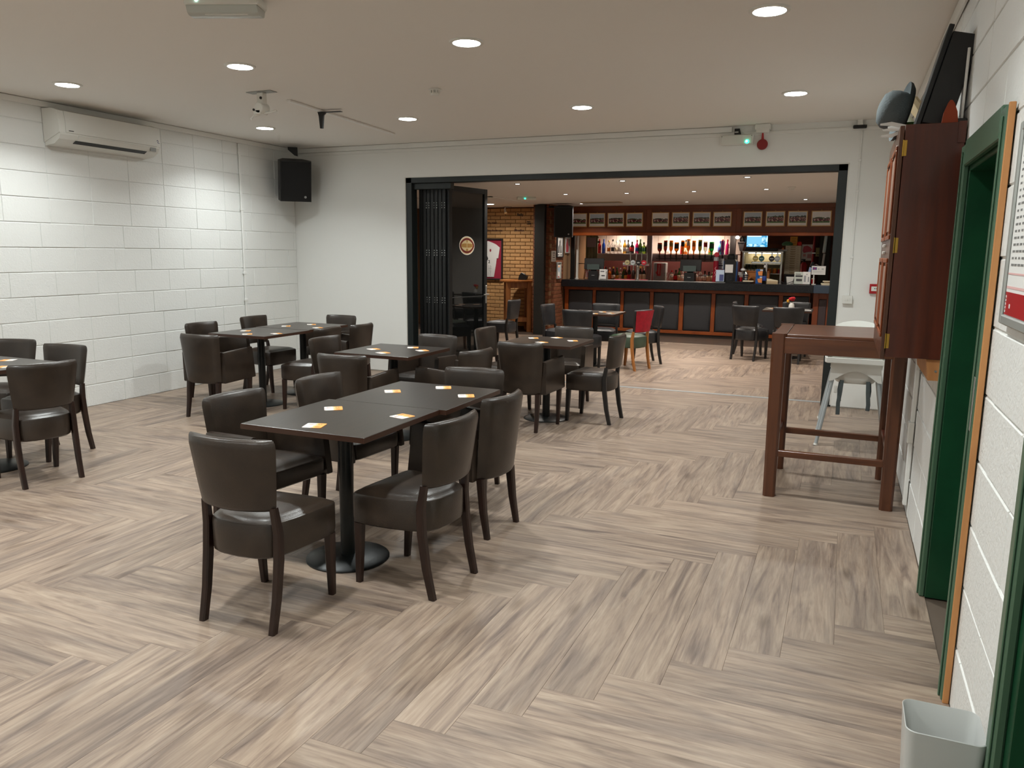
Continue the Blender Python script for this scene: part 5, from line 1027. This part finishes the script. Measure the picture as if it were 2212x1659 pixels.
ob('body', MB().loft([[(x*f, y, z) for x, y in ((-.112, -.10), (.112, -.10), (.112, .12), (-.112, .12))] for z, f in ((0, 1), (.36, 1), (.41, .85), (.43, .72))]).mesh('body', blackp), dp)
for s_ in (-1, 1): ob('side_strip', MB().box(s_*.1125, -.105, .01, s_*.118, .11, .40, .002).mesh('side_strip', bluep), dp)
ob('label', MB().box(-.085, -.106, .185, .055, -.1005, .335).mesh('label', paper), dp); ob('hopper', MB().lathe([(.07, .43), (.075, .45), (.075, .50), (.05, .53)], 18).mesh('hopper', blackp), dp)
ob('nozzle_area', MB().box(-.07, -.104, .03, .07, -.1005, .15, .002).mesh('nozzle_area', granite), dp)
T('flag_tub', 'small cup of paper flags and sweets beside the blue-sided machine', 'cup', [('cup', MB().lathe([(.03, 0), (.036, .10), (.033, .10), (.028, .005)], 14), redp), ('flag', MB().box(-.05, -.003, .14, .01, .003, .20).box(-.03, .01, .10, .03, .016, .16), paper), ('stick', MB().tube([(0, 0, .02), (-.02, 0, .20)], .003).tube([(0, .012, .02), (.02, .012, .24)], .003), rawwood), ('head', MB().lathe([(0, .21), (.05, .23), (.04, .26), (0, .275)], 12, (.03, .012, 0)), paper)], (-1.795, 15.14, ZB))
T('cocktail_shaker', 'striped steel shaker beside the cup of flags', 'shaker', [('body', MB().lathe([(.036, 0), (.04, .02), (.044, .15), (.03, .18), (.022, .20)], 18), chrome), ('band', MB().lathe([(.0425, .05), (.0435, .05), (.044, .065), (.043, .065)], 18, cap=False).lathe([(.044, .09), (.0445, .09), (.045, .105), (.044, .105)], 18, cap=False).lathe([(.0445, .13), (.0455, .13), (.0455, .145), (.0445, .145)], 18, cap=False), blackp)], (-1.70, 15.10, ZB))
T('cutting_board', 'low dark tray with cream paper on the bar left of the orange carton', 'tray', [('tray', MB().box(-.16, -.10, 0, .16, .10, .03, .004), blackp), ('paper', MB().box(.02, -.08, .0305, .20, .06, .05, .002), cream)], (-1.74, 14.92, ZB))
T('cardboard_box', 'brown cardboard box behind the blue and orange cartons', 'box', [('box', MB().box(-.20, -.10, 0, .20, .10, .21, .003), M('brown_card', S(178, 112, 58), .8)), ('flap', MB().box(-.205, -.11, .20, .20, -.10, .225, .001), M('brown_card_flap', S(164, 100, 52), .8))], (-1.50, 15.32, ZB))
for k, d in enumerate(('lower', 'upper')):
    T('snack_carton', 'blue carton with an orange tab, '+d+' of two stacked on the bar', 'carton', [('carton', MB().box(-.062, -.05, 0, .062, .05, .128, .002), bluep), ('tab', MB().prism([(-.03, .085), (.055, .10), (.055, .012), (-.012, .018)], -.0545, -.0503, 'y'), orange), ('corner', MB().box(.01, -.0535, .103, .058, -.0503, .126), paper)], (-1.448, 15.02, ZB+k*.1295), 0, 'stacked blue cartons')
bottle('dark glass bottle with a pale blue band standing on the bar beside the blue cartons', 'wine', 'dark', 'blue', 'white', (-1.362, 14.98, ZB), 1.06)
T('paper_box', 'open cream wooden tray on the bar in front of the glass cabinet', 'tray', [('tray', MB().prism([(-.095, 0), (.095, 0), (.095, .06), (-.095, .095)], -.05, .05, 'y'), cream), ('rim', MB().box(-.098, -.056, 0, .098, -.0505, .05, .001), tan)], (-1.215, 15.0, ZB))
T('grey_tub', 'pale grey tub with a black cable loop on the bar', 'tub', [('tub', MB().loft([rrect(0, 0, .06, .055, .02, 0), rrect(0, 0, .078, .07, .022, .13), rrect(0, 0, .074, .066, .02, .13), rrect(0, 0, .056, .05, .018, .006)]), wplast), ('cable', MB().tube([(.06, -.05, .11), (.05, -.085, .05), (-.05, -.09, .015), (-.11, -.09, .02), (-.16, -.08, .05)], .006, 7), blackp)], (-.91, 15.10, ZB))
T('leaflet_sign', 'clear standing sign holder with grey printed sheet, left of the white leaflet', 'sign', [('sheet', MB().box(-.08, -.004, .01, .078, .004, .225), M('grey_green_sheet', S(196, 204, 196), .4)), ('print', MB().box(-.06, -.0065, .135, .06, -.0045, .165).box(-.045, -.0065, .06, .055, -.0045, .10).box(-.06, -.0065, .18, .03, -.0045, .19), gp), ('foot', MB().box(-.08, -.03, 0, .08, .03, .01), glass)], (-.762, 14.96, ZB))
T('leaflet_sign', 'white standing leaflet with fine print next to the grey printed sign', 'sign', [('sheet', MB().box(-.062, -.004, .01, .062, .004, .228), paper), ('print', MB().box(-.045, -.0065, .05, -.01, -.0045, .16).box(.02, -.0065, .05, .045, -.0045, .14).box(-.01, -.0065, .175, .012, -.0045, .19), M('pale_grey_print', S(160, 162, 166), .6)), ('foot', MB().box(-.06, -.03, 0, .06, .03, .01), glass)], (-.632, 14.95, ZB))
sg = thing('licence_sign', 'white sign with a small flag on a stand at the right bar end', 'sign', (-.445, 15.05, ZB))
s_ = ob('board', MB().box(-.117, -.006, .178, .117, .006, .332, .001).mesh('board', paper), sg)
ob('flag', MB().box(-.10, -.0085, .265, -.03, -.0065, .31).mesh('flag', M('navy_print', S(60, 76, 140), .5)), s_)
ob('flag_cross', MB().box(-.10, -.0092, .284, -.03, -.0086, .291).box(-.069, -.0092, .265, -.061, -.0086, .31).mesh('flag_cross', M('flag_red', S(190, 60, 80), .5)), s_)
ob('print', MB().box(-.012, -.0085, .27, .012, -.0065, .29).box(.05, -.0085, .268, .085, -.0065, .292).box(-.09, -.0085, .235, .07, -.0065, .238).box(-.09, -.0085, .222, .05, -.0065, .225).mesh('print', M('pale_print', S(170, 180, 176), .6)), s_)
ob('stand', MB().tube([(-.07, .012, 0), (-.075, .012, .20)], .012, 8).box(-.10, -.03, 0, -.03, .06, .012).mesh('stand', wplast), sg)
T('red_mug', 'small red pot below the white licence sign', 'pot', [('pot', MB().lathe([(.032, 0), (.036, .05), (.03, .09)], 14), redp), ('lid', MB().lathe([(.032, .09), (.034, .10), (0, .115)], 14), cream)], (-.535, 15.32, ZB))
T('paper_stack', 'stack of cream cartons lying at the right end of the bar flap', 'stack', [('carton', MB().box(-.09, -.06, 0, .09, .06, .018, .001), cream), ('carton', MB().box(-.10, -.06, .020, .085, .06, .036, .001), cream), ('spacer', MB().box(-.05, -.04, .037, .08, .05, .058), tan), ('carton', MB().box(-.07, -.06, .059, .09, .06, .077, .001), cream)], (-.29, 15.02, 1.043))
pump = T('hand_pump', 'dark beer pump handle leaning beside the leaflets', 'pump', [('base', MB().lathe([(.04, 0), (.036, .12), (.025, .20)], 16), blackp), ('handle', MB().tube([(0, 0, .2), (.01, -.02, .30), (.05, -.02, .40)], [.016, .02, .024], 10), blackp), ('clip', MB().prism([(-.03, .18), (.02, .20), (.03, .30), (-.005, .31)], -.06, -.05, 'y'), M('pale_blue_clip', S(160, 180, 220), .4)), ('spout', MB().tube([(.03, 0, .33), (.10, -.02, .36), (.15, -.02, .33)], .012, 8), chrome)], (-.60, 15.20, ZB))
# ---------------------------------------------------------------- behind the bar, right part
gc = thing('food_cabinet', 'steel and glass heated food cabinet behind the bar', 'cabinet', (-1.49, 16.02, .9805))
w2, d2_, h2 = .37, .25, .655
ob('base', MB().box(-w2, -d2_, 0, w2, d2_, .05, .004).mesh('base', steel), gc)
ob('roof', MB().box(-w2-.01, -d2_-.01, h2-.03, w2+.01, d2_, h2, .004).mesh('roof', steel), gc)
for x in (-w2, w2-.035): ob('post', MB().box(x, -d2_, .05, x+.035, -d2_+.03, h2-.03, .003).mesh('post', steel), gc)
ob('back_panel', MB().box(-w2, d2_-.012, .05, w2, d2_, h2-.03).mesh('back_panel', M('cream_cabinet_back', S(226, 214, 170), .5)), gc)
for s_ in (-1, 1): ob('side_pane', MB().box(s_*(w2-.004), -d2_+.03, .05, s_*w2, d2_-.013, h2-.03).mesh('side_pane', glass), gc)
for z in (.22, .40): ob('shelf', MB().box(-w2+.037, -d2_+.02, z, w2-.037, d2_-.015, z+.012, .002).mesh('shelf', steel), gc)
wo = ob('warm_strip', MB().box(-.3, .10, h2-.045, .3, .13, h2-.032).mesh('warm_strip', warm_on), gc)
for i in range(4): bottle('small green-necked wine bottle in the glass food cabinet, '+('first', 'second', 'third', 'fourth')[i]+' of four', 'wine', 'green', 'cream', 'green', (-1.80+.062*i, 15.90, .9805+.2325), .55, group='small bottles in the food cabinet', n=10)
for i, (x, c, d) in enumerate(((-1.50, GL['gold'], 'yellow jar'), (-1.36, GL['amber'], 'amber jar'), (-1.26, GL['orangeg'], 'orange jar'), (-1.17, GL['red'], 'red jar'))):
    T('jar', d+' on the middle shelf of the glass food cabinet', 'jar', [('jar', MB().lathe([(.035, 0), (.038, .006), (.038, .07), (.03, .08)], 12), c), ('lid', MB().lathe([(.032, .081), (.034, .083), (.034, .097), (0, .099)], 12), LB['gold'])], (x, 15.90, .9805+.2325), 0, 'jars in the food cabinet')
T('serving_tray', 'black flat box lying on top of the glass food cabinet', 'box', [('box', MB().box(-.30, -.18, 0, .30, .18, .055, .006), blackp), ('rim', MB().box(-.31, -.19, .0, .31, -.1805, .018, .003), ink)], (-1.53, 16.0, .9805+h2+.0005))
T('folded_napkins', 'pile of pale napkins on the right edge of the glass food cabinet', 'napkins', [('pile', MB().box(-.09, -.08, 0, .09, .08, .035, .01), paper), ('cone', MB().lathe([(.03, .035), (.0, .075)], 10, (.0, 0, 0)), orange)], (-1.14, 15.98, .9805+h2+.0005))
dw = thing('drawer_tower', 'cream plastic drawer tower with twelve shallow drawers behind the bar', 'drawers', (-.955, 16.10, 1.20)); 
ob('case', MB().box(-.14, -.12, 0, .14, .16, .545, .004).mesh('case', cream), dw)
for k in range(12):
    z = .012+k*.0437
    d_ = ob('drawer', MB().box(-.130, -.132, z, .130, -.1205, z+.040, .002).mesh('drawer', cream), dw)
    ob('pull', MB().prism([(-.055, z+.034), (.055, z+.034), (.035, z+.012), (-.035, z+.012)], -.140, -.1325, 'y').mesh('pull', tan), d_)
    ob('label_slot', MB().box(-.115, -.1335, z+.014, -.075, -.1325, z+.020).box(.075, -.1335, z+.014, .115, -.1325, z+.020).mesh('label_slot', tan), d_)
T('drawer_stand', 'black stand box under the cream drawer tower', 'box', [('box', MB().box(-.14, -.12, 0, .14, .16, .2185, .003), blackp), ('face', MB().box(-.14, -.126, .01, .14, -.1205, .20, .002), ink)], (-.945, 16.10, .9805))
T('green_bag', 'crumpled green bag on top of the drawer tower', 'bag', [('bag', MB().loft([[(.10*f*math.cos(a)*(1+.15*math.sin(3*a)), .06*f*math.sin(a), z) for a in [2*PI*i/14 for i in range(14)]] for z, f in ((0, .9), (.03, 1.05), (.06, .8), (.08, .3))]), M('green_plastic_bag', S(84, 132, 92), .4))], (-1.07, 16.06, 1.7455))
T('orange_carton', 'yellow and orange upright carton on the drawer tower', 'carton', [('carton', MB().box(-.06, -.04, 0, .06, .04, .17, .002), yellowp), ('edge', MB().box(-.066, -.04, 0, -.0605, .04, .17, .001), orange), ('print', MB().box(-.04, -.0425, .04, .045, -.0405, .05).box(-.04, -.0425, .07, .045, -.0405, .08).box(-.04, -.0425, .10, .03, -.0405, .108).box(-.04, -.0425, .13, .04, -.0405, .138), M('brown_print', S(150, 96, 30), .6))], (-.955, 16.10, 1.7455), -.1)
T('red_ball', 'small red round box on the right of the drawer tower', 'box', [('body', MB().lathe([(.03, 0), (.042, .02), (.042, .05), (.03, .07)], 16), M('bright_red', S(226, 44, 40), .4)), ('lid', MB().lathe([(.03, .07), (.015, .08), (0, .082)], 16), redp)], (-.855, 16.10, 1.7455))
tv = thing('television', 'small lit television showing a pale blue picture under the canopy', 'television', (-1.67, 16.42, 1.852)); tv.rotation_euler = (.05, 0, .0)
ob('bezel', MB().box(-.215, -.012, -.145, .215, .035, .145, .004).mesh('bezel', blackp), tv)
def tvmat():
    m = bpy.data.materials.new('tv_picture'); m.use_nodes = True; nt = m.node_tree; nt.nodes.clear(); N = nt.nodes.new; L = nt.links.new
    tc = N('ShaderNodeTexCoord'); nz = N('ShaderNodeTexNoise'); nz.inputs['Scale'].default_value = 16; nz.inputs['Detail'].default_value = 2; L(tc.outputs['Object'], nz.inputs[0])
    cr = N('ShaderNodeValToRGB'); e = cr.color_ramp.elements; e[0].position = .38; e[0].color = (*S(40, 140, 190), 1); e[1].position = .6; e[1].color = (*S(200, 240, 255), 1); L(nz.outputs[0], cr.inputs[0])
    em = N('ShaderNodeEmission'); em.inputs[1].default_value = 1.2; L(cr.outputs[0], em.inputs[0]); o = N('ShaderNodeOutputMaterial'); L(em.outputs[0], o.inputs[0]); return m
scn = ob('screen', MB().box(-.200, -.0145, -.130, .200, -.0125, .130).mesh('screen', emis('tv_field', S(130, 200, 235), 1.1)), tv)
ob('side_graphic', MB().box(.09, -.0165, -.128, .198, -.0150, .125).box(-.198, -.0165, -.128, .088, -.0150, -.075).mesh('side_graphic', tvmat()), scn)
ob('bright_band', MB().box(-.19, -.0165, .07, .075, -.0150, .105).mesh('bright_band', emis('tv_white', S(235, 250, 255), 1.2)), scn)
ob('wall_arm', MB().tube([(0, .036, 0), (0, .30, 0)], .02).mesh('wall_arm', iron), tv)
cs_ = T('corner_shelf', 'pale grey bracket shelf left of the television', 'shelf', [('board', MB().box(-.10, -.12, .0, .03, .30, .02, .003), lilac), ('bracket', MB().prism([(-.10, 0), (.03, 0), (.0, -.17), (-.05, -.17)], -.10, -.08, 'y'), lilac)], (-1.93, 16.40, 1.80))
T('kettle', 'black round kettle on the corner shelf', 'kettle', [('body', MB().lathe([(.06, 0), (.065, .03), (.05, .08), (.02, .10)], 16), blackp), ('handle', MB().tube([(-.04, 0, .09), (0, 0, .13), (.04, 0, .09)], .008, 8), blackp)], (-1.945, 16.40, 1.8205))
T('globe_lamp', 'small white glowing corner lamp beside the second column', 'lamp', [('globe', MB().lathe([(0, -.03), (.035, -.015), (.04, .01), (.02, .03), (0, .035)], 14), warm_on), ('arm', MB().tube([(.02, .02, .02), (.06, .10, .08), (.06, .3, .10)], .010, 8), steel)], (-2.03, 16.22, 1.90))
T('red_pipe', 'vertical red painted pipe on the brick wall behind the bar', 'pipe', [('pipe', MB().tube([(0, 0, 1.30), (.03, 0, ZC2-.02)], .022, 10), redp), ('clip', MB().box(-.02, -.03, 1.60, .05, .03, 1.62), steel)], (-.625, 16.70, 0))
T('meat_chart', 'white chart with a pink drawing on the brick wall behind the bar', 'poster', [('sheet', MB().box(-.10, -.006, -.16, .10, -.001, .16), paper), ('drawing', MB().prism([(-.085, .03), (-.07, .12), (.0, .135), (.06, .10), (.088, .06), (.08, .02), (.0, .01), (-.06, -.01)], -.0085, -.0065, 'y'), M('pink_drawing', S(206, 96, 112), .6)), ('print', MB().box(-.07, -.0085, -.08, -.02, -.0065, -.03).box(.01, -.0085, -.11, .08, -.0065, -.03), M('pinkish_print', S(200, 150, 150), .6))], (-.735, 16.748, 1.62))
T('notice', 'small yellowed notice on the brick wall right of the red pipe', 'notice', [('sheet', MB().box(-.047, -.006, -.085, .047, -.001, .085), M('yellowed_paper', S(206, 198, 140), .7)), ('print', MB().box(-.03, -.0085, -.06, .02, -.0065, -.045), gp)], (-.525, 16.748, 1.63))
T('fire_extinguisher', 'red fire extinguisher half hidden behind the bar leaflets', 'extinguisher', [('cylinder', MB().lathe([(.055, 0), (.06, .02), (.06, .40), (.03, .45)], 18), redp), ('valve', MB().lathe([(.018, .45), (.02, .49)], 10).box(-.05, -.01, .49, .03, .01, .51), blackp)], (-.77, 16.50, .9805))
T('strip_lamp', 'white tube lamp fixed upright on the dark post behind the bar, upper of two', 'lamp', [('tube', MB().tube([(0, 0, 1.63), (.02, 0, 1.955)], .030, 12), M('pale_tube', S(214, 232, 232), .3)), ('cap', MB().tube([(.0, 0, 1.612), (0, 0, 1.6295)], .026, 10), wplast)], (-.415, 16.49, 0))
T('strip_lamp', 'thinner white tube on the dark post behind the bar, lower of two', 'lamp', [('tube', MB().tube([(-.02, 0, 1.33), (0, 0, 1.60)], .020, 12), wplast), ('cap', MB().tube([(-.022, 0, 1.31), (-.0205, 0, 1.3295)], .016, 10), wplast)], (-.405, 16.49, 0))
struct('trim_10', MB().box(-.50, 16.53, 0, -.31, 16.745, ZC2-.005, .004), M('dark_post_paint', S(46, 44, 36), .7))
T('wall_cable', 'pale cable looping down the brick wall at the far right behind the bar', 'cable', [('cable', MB().tube([(0, 0, 1.90), (-.03, 0, 1.70), (-.05, 0, 1.56), (0, 0, 1.53), (.12, 0, 1.53)], .008, 7), M('beige_cable', S(200, 150, 110), .5))], (-.17, 16.72, 0))
# left end behind the bar
T('hatch_post', 'slim white post at the left end of the bar top', 'post', [('post', MB().box(-.02, -.02, 0, .02, .02, .86, .003), wplast), ('foot', MB().box(-.03, -.03, 0, .03, .03, .012), wplast)], (-5.05, 15.25, ZB))
T('dark_post', 'black post at the left end of the bar canopy', 'post', [('post', MB().box(-.04, -.03, 0, .04, .03, .86, .003), blackm), ('foot', MB().box(-.05, -.04, 0, .05, .04, .012, .002), iron)], (-5.145, 15.25, ZB))
T('hanging_sheet', 'grey green sheet hanging behind the left end of the bar', 'sheet', [('sheet', MB().loft([[(-.13+.26*i/12, .012*math.sin(i*1.9), z) for i in range(13)]+[(.13-.26*i/12, .012*math.sin((12-i)*1.9)+.006, z) for i in range(13)] for z in (0, .3, .62)]), M('grey_green_cloth', S(150, 146, 120), .9, col2=S(112, 118, 80), ns=(30, 30, 3))), ('patch', MB().box(-.10, -.022, .36, .10, -.016, .56), M('mauve_cloth', S(164, 150, 152), .9))], (-4.985, 16.0, 1.33))
ob('rail', MB().tube([(-.245, 0, .615), (.14, 0, .615)], .008, 8).mesh('rail', steel), [q for q in bpy.data.objects if q.name == 'hanging_sheet'][0])
T('towel', 'red and white striped towel hanging low at the left end behind the bar', 'towel', [('cloth', MB().loft([[(-.09+.18*i/10, .02*math.sin(i*1.3), z) for i in range(11)]+[(.09-.18*i/10, .02*math.sin((10-i)*1.3)+.006, z) for i in range(11)] for z in (0, .15, .30)]), M('striped_towel', S(176, 60, 60), .9, col2=S(214, 190, 184), ns=(40, 4, 8), ramp=(.48, .52)))], (-4.97, 15.85, 1.05))
ob('rail', MB().tube([(-.26, 0, .295), (.10, 0, .295)], .008, 8).mesh('rail', steel), [q for q in bpy.data.objects if q.name == 'towel.001'][0])
lv = MB()
for k in range(26):
    a = k*2.39996; r = .03+.055*rnd.random(); z = -.10+.16*rnd.random(); x, y = r*math.cos(a), r*math.sin(a)*.6
    lv.add([(x, y, z), (x+.03*math.cos(a), y-.01, z+.01), (x+.05*math.cos(a), y-.02, z-.03), (x+.02*math.cos(a+.6), y-.012, z-.035)], [(0, 1, 2, 3)])
T('hanging_plant', 'dark leafy plant hanging at the left end of the bottle shelf', 'plant', [('leaves', lv, M('dark_leaf', S(26, 34, 28), .5)), ('stem', MB().tube([(0, 0, .30), (0, 0, -.02)], .008, 6), legblack)], (-4.98, 16.15, 1.86))
